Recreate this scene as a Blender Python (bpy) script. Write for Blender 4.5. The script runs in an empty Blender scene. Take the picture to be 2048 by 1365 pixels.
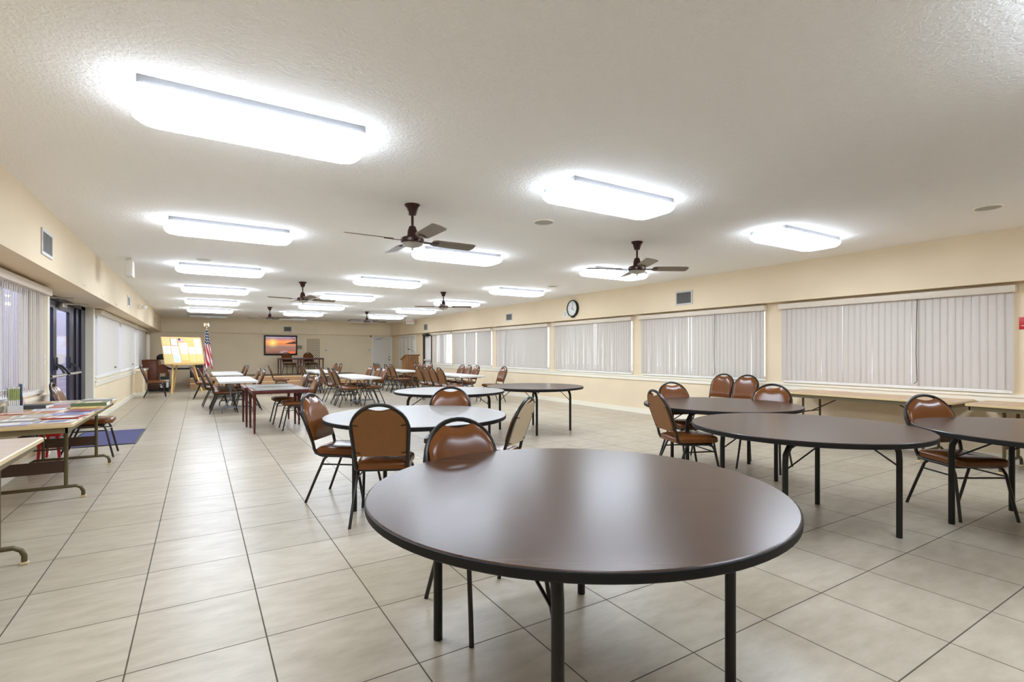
import bpy, bmesh, math, random
from mathutils import Vector, Matrix
PI = math.pi
random.seed(7)
scene = bpy.context.scene
COL = scene.collection

# ------------------------------------------------------------------ room numbers (metres)
EYE = 1.31
CEIL = 2.735
XL, XR = -1.657, 8.12          # side walls
SL, SR = -1.278, 7.97          # soffit faces
SOF = 2.13                     # underside of the soffits
YF, YFS = 24.40, 24.25         # far wall, far soffit face
YB = -4.2                      # wall behind the camera
TILE_X, TILE_Y = 0.5235, 0.557

# ------------------------------------------------------------------ materials
MATS = {}
def lin(c):
    return tuple(((v/255.0)/12.92 if v/255.0 <= 0.04045 else ((v/255.0+0.055)/1.055)**2.4) for v in c)
def nodes_of(m):
    m.use_nodes = True
    nt = m.node_tree
    return nt, nt.nodes, nt.links, nt.nodes['Principled BSDF']
def mat(name, rgb, rough=0.5, metal=0.0, spec=0.5, coat=0.0, noise=0.0, nscale=(8, 8, 8), bump=0.0, bscale=60.0, emit=None, estr=0.0):
    """plain procedural material: a colour (sRGB 0-255) with optional noise variation and bump"""
    if name in MATS: return MATS[name]
    m = bpy.data.materials.new(name); nt, N, L, b = nodes_of(m)
    c = lin(rgb)
    b.inputs['Base Color'].default_value = (*c, 1)
    b.inputs['Roughness'].default_value = rough
    b.inputs['Metallic'].default_value = metal
    b.inputs['Specular IOR Level'].default_value = spec
    b.inputs['Coat Weight'].default_value = coat
    if noise or bump:
        tc = N.new('ShaderNodeTexCoord'); mp = N.new('ShaderNodeMapping')
        L.new(tc.outputs['Object'], mp.inputs['Vector'])
    if noise:
        mp.inputs['Scale'].default_value = nscale
        t = N.new('ShaderNodeTexNoise'); t.inputs['Scale'].default_value = 1.0; t.inputs['Detail'].default_value = 4
        L.new(mp.outputs['Vector'], t.inputs['Vector'])
        r = N.new('ShaderNodeValToRGB')
        r.color_ramp.elements[0].position = 0.3; r.color_ramp.elements[1].position = 0.7
        r.color_ramp.elements[0].color = (*[max(0, v*(1-noise)) for v in c], 1)
        r.color_ramp.elements[1].color = (*[min(1, v*(1+noise)) for v in c], 1)
        L.new(t.outputs['Fac'], r.inputs['Fac']); L.new(r.outputs['Color'], b.inputs['Base Color'])
    if bump:
        t2 = N.new('ShaderNodeTexNoise'); t2.inputs['Scale'].default_value = bscale; t2.inputs['Detail'].default_value = 3
        L.new(tc.outputs['Object'], t2.inputs['Vector'])
        bp = N.new('ShaderNodeBump'); bp.inputs['Strength'].default_value = bump; bp.inputs['Distance'].default_value = 0.01
        L.new(t2.outputs['Fac'], bp.inputs['Height']); L.new(bp.outputs['Normal'], b.inputs['Normal'])
    if emit:
        b.inputs['Emission Color'].default_value = (*lin(emit), 1); b.inputs['Emission Strength'].default_value = estr
    MATS[name] = m
    return m

def mat_floor():
    m = bpy.data.materials.new('floor_tile'); nt, N, L, b = nodes_of(m)
    tc = N.new('ShaderNodeTexCoord'); mp = N.new('ShaderNodeMapping')
    mp.inputs['Location'].default_value = (0.782+20*TILE_X, -2.583+30*TILE_Y, 0)
    L.new(tc.outputs['Object'], mp.inputs['Vector'])
    br = N.new('ShaderNodeTexBrick'); br.offset = 0.0; br.squash = 1.0
    br.inputs['Scale'].default_value = 1.0; br.inputs['Brick Width'].default_value = TILE_X; br.inputs['Row Height'].default_value = TILE_Y
    br.inputs['Mortar Size'].default_value = 0.0034; br.inputs['Mortar Smooth'].default_value = 0.2; br.inputs['Bias'].default_value = 0
    br.inputs['Color1'].default_value = (*lin((182, 171, 151)), 1); br.inputs['Color2'].default_value = (*lin((190, 180, 161)), 1)
    br.inputs['Mortar'].default_value = (*lin((92, 84, 70)), 1)
    L.new(mp.outputs['Vector'], br.inputs['Vector'])
    mp2 = N.new('ShaderNodeMapping'); mp2.inputs['Scale'].default_value = (2.2, 5.5, 1); mp2.inputs['Rotation'].default_value = (0, 0, 0.35)
    L.new(tc.outputs['Object'], mp2.inputs['Vector'])
    n = N.new('ShaderNodeTexNoise'); n.inputs['Scale'].default_value = 2.0; n.inputs['Detail'].default_value = 7; n.inputs['Roughness'].default_value = 0.62
    L.new(mp2.outputs['Vector'], n.inputs['Vector'])
    rp = N.new('ShaderNodeValToRGB'); rp.color_ramp.elements[0].position = 0.3; rp.color_ramp.elements[1].position = 0.72
    rp.color_ramp.elements[0].color = (0.74, 0.715, 0.68, 1); rp.color_ramp.elements[1].color = (1, 1, 1, 1)
    L.new(n.outputs['Fac'], rp.inputs['Fac'])
    mx = N.new('ShaderNodeMix'); mx.data_type = 'RGBA'; mx.blend_type = 'MULTIPLY'; mx.inputs[0].default_value = 1.0
    L.new(br.outputs['Color'], mx.inputs[6]); L.new(rp.outputs['Color'], mx.inputs[7])
    L.new(mx.outputs[2], b.inputs['Base Color'])
    rr = N.new('ShaderNodeMapRange'); rr.inputs['To Min'].default_value = 0.31; rr.inputs['To Max'].default_value = 0.8
    L.new(br.outputs['Fac'], rr.inputs['Value']); L.new(rr.outputs['Result'], b.inputs['Roughness'])
    n2 = N.new('ShaderNodeTexNoise'); n2.inputs['Scale'].default_value = 9; n2.inputs['Detail'].default_value = 4
    L.new(tc.outputs['Object'], n2.inputs['Vector'])
    sb = N.new('ShaderNodeMath'); sb.operation = 'MULTIPLY_ADD'; sb.inputs[1].default_value = -1.0
    L.new(br.outputs['Fac'], sb.inputs[0])
    sc = N.new('ShaderNodeMath'); sc.operation = 'MULTIPLY'; sc.inputs[1].default_value = 0.12
    L.new(n2.outputs['Fac'], sc.inputs[0]); L.new(sc.outputs[0], sb.inputs[2])
    bp = N.new('ShaderNodeBump'); bp.inputs['Strength'].default_value = 0.35; bp.inputs['Distance'].default_value = 0.003
    L.new(sb.outputs[0], bp.inputs['Height']); L.new(bp.outputs['Normal'], b.inputs['Normal'])
    b.inputs['Specular IOR Level'].default_value = 0.27
    return m

def mat_ceiling():
    m = bpy.data.materials.new('ceiling_texture'); nt, N, L, b = nodes_of(m)
    b.inputs['Base Color'].default_value = (*lin((250, 249, 247)), 1); b.inputs['Roughness'].default_value = 0.85
    b.inputs['Specular IOR Level'].default_value = 0.2
    tc = N.new('ShaderNodeTexCoord')
    n = N.new('ShaderNodeTexNoise'); n.inputs['Scale'].default_value = 38; n.inputs['Detail'].default_value = 3; n.inputs['Distortion'].default_value = 0.6
    L.new(tc.outputs['Object'], n.inputs['Vector'])
    r = N.new('ShaderNodeValToRGB'); r.color_ramp.elements[0].position = 0.42; r.color_ramp.elements[1].position = 0.6
    L.new(n.outputs['Fac'], r.inputs['Fac'])
    bp = N.new('ShaderNodeBump'); bp.inputs['Strength'].default_value = 0.5; bp.inputs['Distance'].default_value = 0.004
    L.new(r.outputs['Color'], bp.inputs['Height']); L.new(bp.outputs['Normal'], b.inputs['Normal'])
    return m

def mat_grain(name, dark, light, scale=(1.2, 22, 22), rough=0.3, spec=0.5, coat=0.0, rot=0.0):
    m = bpy.data.materials.new(name); nt, N, L, b = nodes_of(m)
    tc = N.new('ShaderNodeTexCoord'); mp = N.new('ShaderNodeMapping'); mp.inputs['Scale'].default_value = scale
    mp.inputs['Rotation'].default_value = (0, 0, rot)
    L.new(tc.outputs['Object'], mp.inputs['Vector'])
    n = N.new('ShaderNodeTexNoise'); n.inputs['Scale'].default_value = 2.0; n.inputs['Detail'].default_value = 6; n.inputs['Roughness'].default_value = 0.6
    L.new(mp.outputs['Vector'], n.inputs['Vector'])
    r = N.new('ShaderNodeValToRGB'); r.color_ramp.elements[0].position = 0.34; r.color_ramp.elements[1].position = 0.68
    r.color_ramp.elements[0].color = (*lin(dark), 1); r.color_ramp.elements[1].color = (*lin(light), 1)
    L.new(n.outputs['Fac'], r.inputs['Fac']); L.new(r.outputs['Color'], b.inputs['Base Color'])
    b.inputs['Roughness'].default_value = rough; b.inputs['Specular IOR Level'].default_value = spec; b.inputs['Coat Weight'].default_value = coat
    MATS[name] = m
    return m

def mat_translucent(name, rgb, trans=0.5, rough=0.7):
    m = bpy.data.materials.new(name); nt, N, L, b = nodes_of(m)
    c = lin(rgb)
    b.inputs['Base Color'].default_value = (*c, 1); b.inputs['Roughness'].default_value = rough
    t = N.new('ShaderNodeBsdfTranslucent'); t.inputs['Color'].default_value = (*c, 1)
    mx = N.new('ShaderNodeMixShader'); mx.inputs[0].default_value = trans
    out = N['Material Output']
    L.new(b.outputs[0], mx.inputs[1]); L.new(t.outputs[0], mx.inputs[2]); L.new(mx.outputs[0], out.inputs['Surface'])
    MATS[name] = m
    return m

def mat_glass(name):
    m = bpy.data.materials.new(name); m.use_nodes = True; nt = m.node_tree; N = nt.nodes; L = nt.links
    for n in list(N): N.remove(n)
    out = N.new('ShaderNodeOutputMaterial'); tr = N.new('ShaderNodeBsdfTransparent'); gl = N.new('ShaderNodeBsdfGlossy')
    tr.inputs['Color'].default_value = (0.93, 0.95, 0.97, 1); gl.inputs['Roughness'].default_value = 0.02
    fr = N.new('ShaderNodeLayerWeight'); pw = N.new('ShaderNodeMath'); pw.operation = 'POWER'; pw.inputs[1].default_value = 5.0
    ml = N.new('ShaderNodeMath'); ml.operation = 'MULTIPLY_ADD'; ml.inputs[1].default_value = 0.45; ml.inputs[2].default_value = 0.03
    L.new(fr.outputs['Facing'], pw.inputs[0]); L.new(pw.outputs[0], ml.inputs[0])
    mx = N.new('ShaderNodeMixShader')
    L.new(ml.outputs[0], mx.inputs[0]); L.new(tr.outputs[0], mx.inputs[1]); L.new(gl.outputs[0], mx.inputs[2]); L.new(mx.outputs[0], out.inputs['Surface'])
    MATS[name] = m
    return m

def mat_screen():
    """the sunset picture shown on the television: sky, sun, sea and sand as a lit screen"""
    m = bpy.data.materials.new('screen_sunset'); nt, N, L, b = nodes_of(m)
    tc = N.new('ShaderNodeTexCoord'); sp = N.new('ShaderNodeSeparateXYZ'); L.new(tc.outputs['Object'], sp.inputs[0])
    def mth(op, a, bb=None, c=None):
        n = N.new('ShaderNodeMath'); n.operation = op
        for i, v in enumerate((a, bb, c)):
            if v is None: continue
            if isinstance(v, (int, float)): n.inputs[i].default_value = v
            else: L.new(v, n.inputs[i])
        return n.outputs[0]
    # object frame: x -0.6..0.6, z -0.37..0.37
    v = mth('MULTIPLY_ADD', sp.outputs['Z'], 1/0.74, 0.5)
    nz = N.new('ShaderNodeTexNoise'); nz.inputs['Scale'].default_value = 3.0; nz.inputs['Detail'].default_value = 5
    mp = N.new('ShaderNodeMapping'); mp.inputs['Scale'].default_value = (1.0, 1, 6.0); L.new(tc.outputs['Object'], mp.inputs['Vector']); L.new(mp.outputs[0], nz.inputs['Vector'])
    vv = mth('ADD', v, mth('MULTIPLY', mth('SUBTRACT', nz.outputs['Fac'], 0.5), 0.14))
    r = N.new('ShaderNodeValToRGB'); cr = r.color_ramp
    stops = [(0.0, (104, 62, 44)), (0.2, (150, 96, 70)), (0.42, (142, 104, 92)), (0.5, (196, 130, 92)), (0.555, (205, 120, 70)), (0.58, (226, 118, 40)), (0.68, (240, 150, 70)), (0.8, (214, 130, 96)), (0.9, (150, 110, 120)), (1.0, (150, 140, 160))]
    cr.elements[0].position = stops[0][0]; cr.elements[0].color = (*lin(stops[0][1]), 1)
    cr.elements[1].position = stops[-1][0]; cr.elements[1].color = (*lin(stops[-1][1]), 1)
    for p, c in stops[1:-1]:
        e = cr.elements.new(p); e.color = (*lin(c), 1)
    L.new(vv, r.inputs['Fac'])
    dx = mth('ADD', sp.outputs['X'], 0.33); dz = mth('SUBTRACT', sp.outputs['Z'], 0.11)
    dd = mth('SQRT', mth('ADD', mth('MULTIPLY', dx, dx), mth('MULTIPLY', dz, dz)))
    g = N.new('ShaderNodeMapRange'); g.inputs['From Min'].default_value = 0.30; g.inputs['From Max'].default_value = 0.02; g.inputs['To Max'].default_value = 1.0
    L.new(dd, g.inputs['Value'])
    gg = mth('POWER', g.outputs['Result'], 2.0)
    mx = N.new('ShaderNodeMix'); mx.data_type = 'RGBA'; L.new(gg, mx.inputs[0]); L.new(r.outputs['Color'], mx.inputs[6]); mx.inputs[7].default_value = (1.0, 0.74, 0.16, 1)
    b.inputs['Base Color'].default_value = (0.01, 0.01, 0.01, 1); b.inputs['Roughness'].default_value = 0.3
    L.new(mx.outputs[2], b.inputs['Emission Color']); b.inputs['Emission Strength'].default_value = 0.95
    MATS['screen'] = m
    return m

def mat_slats(name, rgb, rgb2, axis_scale):
    return mat(name, rgb, 0.6)

M_FLOOR = mat_floor(); M_CEIL = mat_ceiling()
M_WALL = mat('wall_paint', (231, 213, 182), 0.7, spec=0.25, noise=0.03, nscale=(1.5, 1.5, 1.5), bump=0.06, bscale=120)
M_WALL_BRIGHT = mat('wall_paint_brightened', (240, 224, 194), 0.7, spec=0.25, noise=0.03, nscale=(1.5, 1.5, 1.5))  # wall paint with extra brightness in its colour, offsetting the dim far-end lighting
M_TRIM = mat('white_trim', (240, 234, 216), 0.45)
M_WHITE = mat('white_paint', (236, 234, 228), 0.45)
M_VAL = mat('valance_cream', (216, 204, 186), 0.5)
M_GREY = mat('vent_grey', (196, 194, 190), 0.45)
M_DARK = mat('vent_dark', (52, 50, 46), 0.7)
M_VANE = mat_translucent('vane_fabric', (220, 214, 206), 0.32)
M_SHADE = mat_translucent('shade_fabric', (230, 226, 218), 0.14)
M_GLASS = mat_glass('window_glass')
M_WALNUT = mat_grain('walnut_laminate', (46, 30, 20), (80, 55, 38), (1.1, 34, 34), 0.27, 0.30)
M_GREYTOP = mat('grey_laminate', (134, 130, 124), 0.34, noise=0.03, nscale=(30, 30, 1))
M_BLACKEDGE = mat('black_edge', (15, 13, 12), 0.6, spec=0.3)
M_BLACKMET = mat('black_metal', (20, 17, 15), 0.42, spec=0.4)
M_FRAME = mat('chair_frame', (24, 20, 17), 0.33, spec=0.5)
M_VINYL = mat('brown_vinyl', (108, 62, 25), 0.22, spec=0.4, noise=0.08, nscale=(6, 6, 6))
M_PANEL = mat('tan_back_panel', (128, 82, 36), 0.55, noise=0.05, nscale=(40, 40, 40))
M_PALEPANEL = mat('pale_back_panel', (196, 178, 148), 0.6)
M_WTOP = mat('white_plastic', (208, 206, 201), 0.4)
M_GREYLEG = mat('grey_leg', (112, 114, 124), 0.4, metal=0.2)
M_MAHOG = mat_grain('mahogany', (62, 16, 14), (92, 28, 24), (3, 3, 14), 0.3)
M_FELT = mat('card_vinyl', (112, 116, 106), 0.4)
M_TANTOP = mat_grain('tan_laminate', (176, 140, 98), (192, 156, 114), (1.2, 14, 14), 0.32)
M_PALETOP = mat_grain('pale_laminate', (188, 166, 146), (202, 182, 160), (1.2, 14, 14), 0.3)
M_EDGE = mat('tan_edge', (206, 184, 140), 0.4)
M_APRON = mat('olive_apron', (118, 104, 74), 0.5)
M_BRONZE = mat('bronze_leg', (92, 80, 52), 0.38, metal=0.3)
M_BROWNLEG = mat('dark_brown_plate', (66, 44, 30), 0.45)
M_OAK = mat_grain('oak', (118, 78, 40), (148, 104, 60), (9, 9, 1.2), 0.4)
M_PINE = mat_grain('pine', (206, 166, 96), (222, 186, 120), (9, 9, 1.2), 0.45)
M_STAGE = mat_grain('stage_wood', (178, 134, 92), (196, 152, 108), (1.2, 9, 9), 0.45)
M_NOSE = mat('stage_nosing', (238, 214, 160), 0.4)
M_CARPET = mat('stage_floor', (150, 130, 104), 0.8)
M_CORK = mat('cork', (214, 178, 112), 0.85, noise=0.08, nscale=(60, 60, 60))
M_PIANO = mat_grain('piano_wood', (92, 44, 18), (128, 68, 32), (2, 2, 9), 0.3)
M_BLACK = mat('black_plastic', (16, 16, 17), 0.45)
M_MAT = mat('doormat', (78, 76, 112), 0.95, noise=0.12, nscale=(60, 60, 60), bump=0.3, bscale=220)
M_ALDARK = mat('dark_aluminium', (54, 52, 70), 0.35, metal=0.5)
M_STEEL = mat('brushed_steel', (176, 172, 164), 0.3, metal=0.9)
M_RED = mat('red_plastic', (196, 30, 34), 0.4)
M_FAN = mat('fan_bronze', (58, 30, 24), 0.28, metal=0.35)
M_BLADE = mat_grain('fan_blade', (104, 88, 70), (124, 106, 86), (1.5, 20, 20), 0.35)
M_LENS = mat('lamp_lens', (250, 250, 248), 0.4, emit=(227, 239, 255), estr=21.0)
M_LENSIDE = mat('lamp_lens_side', (250, 250, 248), 0.4, emit=(227, 239, 255), estr=8.5)
M_LENSOFF = mat('lamp_lens_off', (226, 224, 220), 0.4)
M_PAPER = mat('paper_white', (224, 224, 220), 0.7)
M_PAPERY = mat('paper_yellow', (218, 200, 124), 0.7)
M_INK = mat('grey_ink', (168, 170, 172), 0.8)
M_SCREEN = mat_screen()

# ------------------------------------------------------------------ mesh building
class MB:
    def __init__(s): s.v = []; s.f = []; s.xf = Matrix()
    def add(s, vs, fs):
        n = len(s.v); s.v += [tuple(s.xf @ Vector(v)) for v in vs]; s.f += [tuple(i+n for i in f) for f in fs]; return s
    def box(s, x0, x1, y0, y1, z0, z1, bev=0.0):
        if x0 > x1: x0, x1 = x1, x0
        if y0 > y1: y0, y1 = y1, y0
        if z0 > z1: z0, z1 = z1, z0
        if bev > 0:
            bm = bmesh.new(); bmesh.ops.create_cube(bm, size=1.0)
            for v in bm.verts: v.co = Vector(((x0+x1)/2+v.co.x*(x1-x0), (y0+y1)/2+v.co.y*(y1-y0), (z0+z1)/2+v.co.z*(z1-z0)))
            bmesh.ops.bevel(bm, geom=list(bm.edges), offset=bev, segments=2, affect='EDGES', profile=0.5)
            bm.verts.index_update()
            s.add([v.co[:] for v in bm.verts], [[v.index for v in f.verts] for f in bm.faces]); bm.free(); return s
        return s.add([(x0,y0,z0),(x1,y0,z0),(x1,y1,z0),(x0,y1,z0),(x0,y0,z1),(x1,y0,z1),(x1,y1,z1),(x0,y1,z1)],
                     [(0,3,2,1),(4,5,6,7),(0,1,5,4),(1,2,6,5),(2,3,7,6),(3,0,4,7)])
    def loft(s, rings, cap0=True, cap1=True, closed=True):
        n = len(rings[0]); vs = [p for r in rings for p in r]; fs = []
        for k in range(len(rings)-1):
            for i in range(n if closed else n-1):
                j = (i+1) % n
                fs.append((k*n+i, k*n+j, (k+1)*n+j, (k+1)*n+i))
        if cap0: fs.append(tuple(range(n-1, -1, -1)))
        if cap1: fs.append(tuple((len(rings)-1)*n+i for i in range(n)))
        return s.add(vs, fs)
    def lathe(s, prof, n=24, c=(0, 0, 0)):
        """profile of (radius, z) around the vertical axis"""
        rings = [[(c[0]+r*math.cos(2*PI*i/n), c[1]+r*math.sin(2*PI*i/n), c[2]+z) for i in range(n)] for r, z in prof]
        return s.loft(rings)
    def tube(s, pts, r, n=8, cap=True):
        pts = [Vector(p) for p in pts]; rings = []
        m = len(pts); up = None
        for i, p in enumerate(pts):
            t = (pts[min(i+1, m-1)]-pts[max(i-1, 0)]).normalized()
            if up is None:
                up = Vector((0, 0, 1)) if abs(t.z) < 0.9 else Vector((1, 0, 0))
            up = (up - t*up.dot(t)); 
            if up.length < 1e-5: up = t.orthogonal()
            up.normalize(); sd = t.cross(up)
            rr = r[i] if isinstance(r, (list, tuple)) else r
            rings.append([tuple(p+(up*math.cos(2*PI*k/n)+sd*math.sin(2*PI*k/n))*rr) for k in range(n)])
        # winding so that normals face outward
        rings = [list(reversed(q)) for q in rings]
        return s.loft(rings, cap, cap)
    def bar(s, p0, p1, w, h=None):
        """square bar between two points"""
        h = h or w; p0 = Vector(p0); p1 = Vector(p1); t = (p1-p0).normalized()
        up = Vector((0, 0, 1)) if abs(t.z) < 0.95 else Vector((0, 1, 0))
        sd = t.cross(up).normalized(); up = sd.cross(t)
        q = [(-1,-1),(1,-1),(1,1),(-1,1)]
        return s.loft([[tuple(p+sd*a*w/2+up*b*h/2) for a, b in q] for p in (p0, p1)])
    def prism(s, poly, z0, z1):
        return s.loft([[(x, y, z0) for x, y in poly], [(x, y, z1) for x, y in poly]])
    def sphere(s, c, r, n=12, sc=(1, 1, 1)):
        rings = []
        for k in range(1, n//2):
            a = -PI/2 + PI*k/(n//2)
            rings.append([(c[0]+r*sc[0]*math.cos(a)*math.cos(2*PI*i/n), c[1]+r*sc[1]*math.cos(a)*math.sin(2*PI*i/n), c[2]+r*sc[2]*math.sin(a)) for i in range(n)])
        return s.loft(rings)
    def mesh(s, name, m, smooth=True, angle=38):
        bm = bmesh.new(); vs = [bm.verts.new(v) for v in s.v]
        for f in s.f:
            try: bm.faces.new([vs[i] for i in f])
            except ValueError: pass
        bmesh.ops.recalc_face_normals(bm, faces=list(bm.faces))
        if smooth:
            lim = math.radians(angle)
            for f in bm.faces: f.smooth = True
            for e in bm.edges:
                e.smooth = len(e.link_faces) == 2 and e.calc_face_angle(0.0) < lim
        me = bpy.data.meshes.new(name); bm.to_mesh(me); bm.free()
        if m: me.materials.append(m)
        return me
    def build(s, name, m, parent=None, label=None, smooth=True, loc=(0, 0, 0), rz=0.0):
        o = bpy.data.objects.new(name, s.mesh(name, m, smooth)); COL.objects.link(o)
        if parent: o.parent = parent
        o.location = loc; o.rotation_euler = (0, 0, rz)
        if label: o['label'] = label
        return o

def tag(o, label=None, cat=None, group=None, kind=None):
    if label: o['label'] = label
    if cat: o['category'] = cat
    if group: o['group'] = group
    if kind: o['kind'] = kind
    return o
def thing(name, label, cat, loc=(0, 0, 0), rz=0.0, group=None):
    o = bpy.data.objects.new(name, None); COL.objects.link(o); o.empty_display_size = 0.1
    o.location = loc; o.rotation_euler = (0, 0, rz)
    return tag(o, label, cat, group)
def dup(root, loc, rz, label, group=None, scale=None):
    r = root.copy(); COL.objects.link(r); r.location = loc; r.rotation_euler = (0, 0, rz); r['label'] = label
    if group: r['group'] = group
    if scale: r.scale = scale
    for ch in list(root.children):
        c = ch.copy(); COL.objects.link(c); c.parent = r
        for g in list(ch.children):
            d = g.copy(); COL.objects.link(d); d.parent = c
    return r
def struct(name, mb, m, parent=None, smooth=False):
    o = mb.build(name, m, parent, smooth=smooth)
    if not parent: o['kind'] = 'structure'
    return o
def text_mesh(body, size, depth=0.002):
    cu = bpy.data.curves.new('lettering', 'FONT'); cu.body = body; cu.size = size; cu.extrude = depth
    cu.align_x = 'CENTER'; cu.align_y = 'CENTER'
    o = bpy.data.objects.new('lettering', cu); COL.objects.link(o)
    bpy.context.view_layer.update()
    me = bpy.data.meshes.new_from_object(o)
    bpy.data.objects.remove(o); bpy.data.curves.remove(cu)
    return me
def rrect(hx, hy, r, n=6, cx=0.0, cy=0.0):
    pts = []
    for sx, sy, a0 in ((1, 1, 0), (-1, 1, PI/2), (-1, -1, PI), (1, -1, 1.5*PI)):
        for k in range(n+1):
            a = a0+PI/2*k/n
            pts.append((cx+sx*(hx-r)+r*math.cos(a), cy+sy*(hy-r)+r*math.sin(a)))
    return pts
def heading(fx, fy): return math.atan2(-fx, fy)

# ------------------------------------------------------------------ room shell
struct('floor', MB().box(XL-0.3, XR+0.3, YB-0.2, YF+0.3, -0.1, 0), M_FLOOR)
struct('ceiling', MB().box(XL-0.3, XR+0.3, YB-0.2, YF+0.3, CEIL, CEIL+0.1), M_CEIL)
WZ0, WZ1 = 0.85, 2.06          # window opening heights
RW = [(1.98, 4.72), (5.04, 7.82), (8.12, 10.96), (11.25, 14.08), (14.40, 17.25), (17.50, 19.28)]
DOORR = (19.42, 20.30)
LW = [(4.6, 8.36), (12.17, 15.28), (15.58, 18.78), (19.12, 22.0), (22.9, 24.1)]
DOORL = (8.72, 11.99)
def wall_run(mb, x0, x1, holes):
    """holes: (y0,y1,z0,z1) sorted along Y"""
    y = YB
    for a, b, z0, z1 in holes:
        mb.box(x0, x1, y, a, 0, CEIL)
        if z0 > 0: mb.box(x0, x1, a, b, 0, z0)
        mb.box(x0, x1, a, b, z1, CEIL)
        y = b
    mb.box(x0, x1, y, YF, 0, CEIL)
    return mb
struct('wall_right', wall_run(MB(), XR, XR+0.18, [(a, b, WZ0, WZ1) for a, b in RW]+[(DOORR[0], DOORR[1], 0, 2.06)]), M_WALL)
lh = sorted([(a, b, WZ0, WZ1) for a, b in LW]+[(DOORL[0], DOORL[1], 0, SOF)])
struct('wall_left', wall_run(MB(), XL-0.2, XL, lh), M_WALL)
struct('wall_far', MB().box(XL-0.2, XR+0.2, YF, YF+0.15, 0, CEIL), M_WALL_BRIGHT)
struct('wall_back', MB().box(XL-0.2, XR+0.2, YB-0.15, YB, 0, CEIL), M_WALL)
struct('trim_1', MB().box(XL, SL, YB, YF, SOF, CEIL), M_WALL)          # soffit along the left wall
struct('trim_2', MB().box(SR, XR, YB, YF, SOF, CEIL), M_WALL)          # soffit along the right wall
struct('trim_3', MB().box(SL, SR, YFS, YF, SOF, CEIL), M_WALL_BRIGHT)        # soffit at the far end
# baseboards and chair rails
bl = MB(); bl.box(XL, XL+0.018, YB, DOORL[0], 0, 0.1); bl.box(XL, XL+0.018, DOORL[1], YF, 0, 0.1)
struct('baseboard_left', bl, M_TRIM)
br_ = MB(); br_.box(XR-0.018, XR, YB, DOORR[0], 0, 0.1); br_.box(XR-0.018, XR, DOORR[1], 21.2, 0, 0.1)
struct('baseboard_right', br_, M_TRIM)
struct('baseboard_far', MB().box(XL, -0.30, YF-0.018, YF, 0, 0.1).box(6.07, 7.05, YF-0.018, YF, 0, 0.1), M_TRIM)
rl = MB()
for a, b in ((YB, DOORL[0]-0.12), (DOORL[1]+0.1, 19.0)):
    rl.box(XL, XL+0.022, a, b, 0.68, 0.775); rl.box(XL, XL+0.035, a, b, 0.755, 0.785)
struct('trim_4', rl, M_TRIM)
rr_ = MB()
rr_.box(XR-0.022, XR, YB, DOORR[0]-0.1, 0.715, 0.80); rr_.box(XR-0.035, XR, YB, DOORR[0]-0.1, 0.785, 0.815)
struct('trim_5', rr_, M_TRIM)
pil = MB(); pil.box(XL, XL+0.2, 19.0, 20.6, 0, 0.74); 
struct('trim_10', MB().box(XL, XL+0.23, 18.97, 20.62, 0.74, 0.80).box(XL+0.2, XL+0.22, 18.98, 20.61, 0, 0.1).box(XL, XL+0.2, 18.982, 19.0, 0, 0.1), M_TRIM)
struct('trim_6', pil, M_WALL)                                          # boxed ledge below the third roller shade
# sills
sl = MB()
for a, b in RW: sl.box(XR-0.03, XR+0.15, a, b, WZ0-0.022, WZ0+0.004)
struct('trim_7', sl, M_WHITE)
sl = MB()
for a, b in LW: sl.box(XL-0.17, XL+0.03, a, b, WZ0-0.03, WZ0+0.004)
struct('trim_8', sl, M_WHITE)
# windows (frame + pane)
wn = 0
def window(x, a, b, out):
    global wn
    wn += 1
    f = MB(); w = 0.05
    f.box(x-0.02, x+0.02, a, b, WZ0, WZ0+w); f.box(x-0.02, x+0.02, a, b, WZ1-w, WZ1)
    n = max(1, round((b-a)/1.0))
    for k in range(n+1):
        y = a+(b-a)*k/n; y0 = min(max(y-w/2, a), b-w); f.box(x-0.02, x+0.02, y0, y0+w, WZ0+w, WZ1-w)
    o = struct('window_%d' % wn, f, M_WHITE)
    MB().box(x-0.003, x+0.003, a+0.02, b-0.02, WZ0+0.02, WZ1-0.02).build('pane', M_GLASS, o, smooth=False)
    return o
for a, b in RW: window(XR+0.13, a, b, 1)
for a, b in LW[:4]: window(XL-0.14, a, b, -1)
# ground and the pale porch wall outside the double doors
struct('ground', MB().box(-30, 40, -30, 50, -0.25, -0.12), mat('concrete_outside', (190, 188, 190), 0.9))
M_PORCH = mat('porch_wall', (180, 178, 208), 0.8)
struct('wall_porch', MB().box(-4.2, -4.0, -2, 40, -0.2, 2.9), M_PORCH)
pp = MB()
for y in (4.0, 14.3, 19.0, 24.0): pp.box(-3.2, -3.0, y, y+0.22, -0.2, 2.8)
struct('column_porch', pp, M_PORCH)

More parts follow.
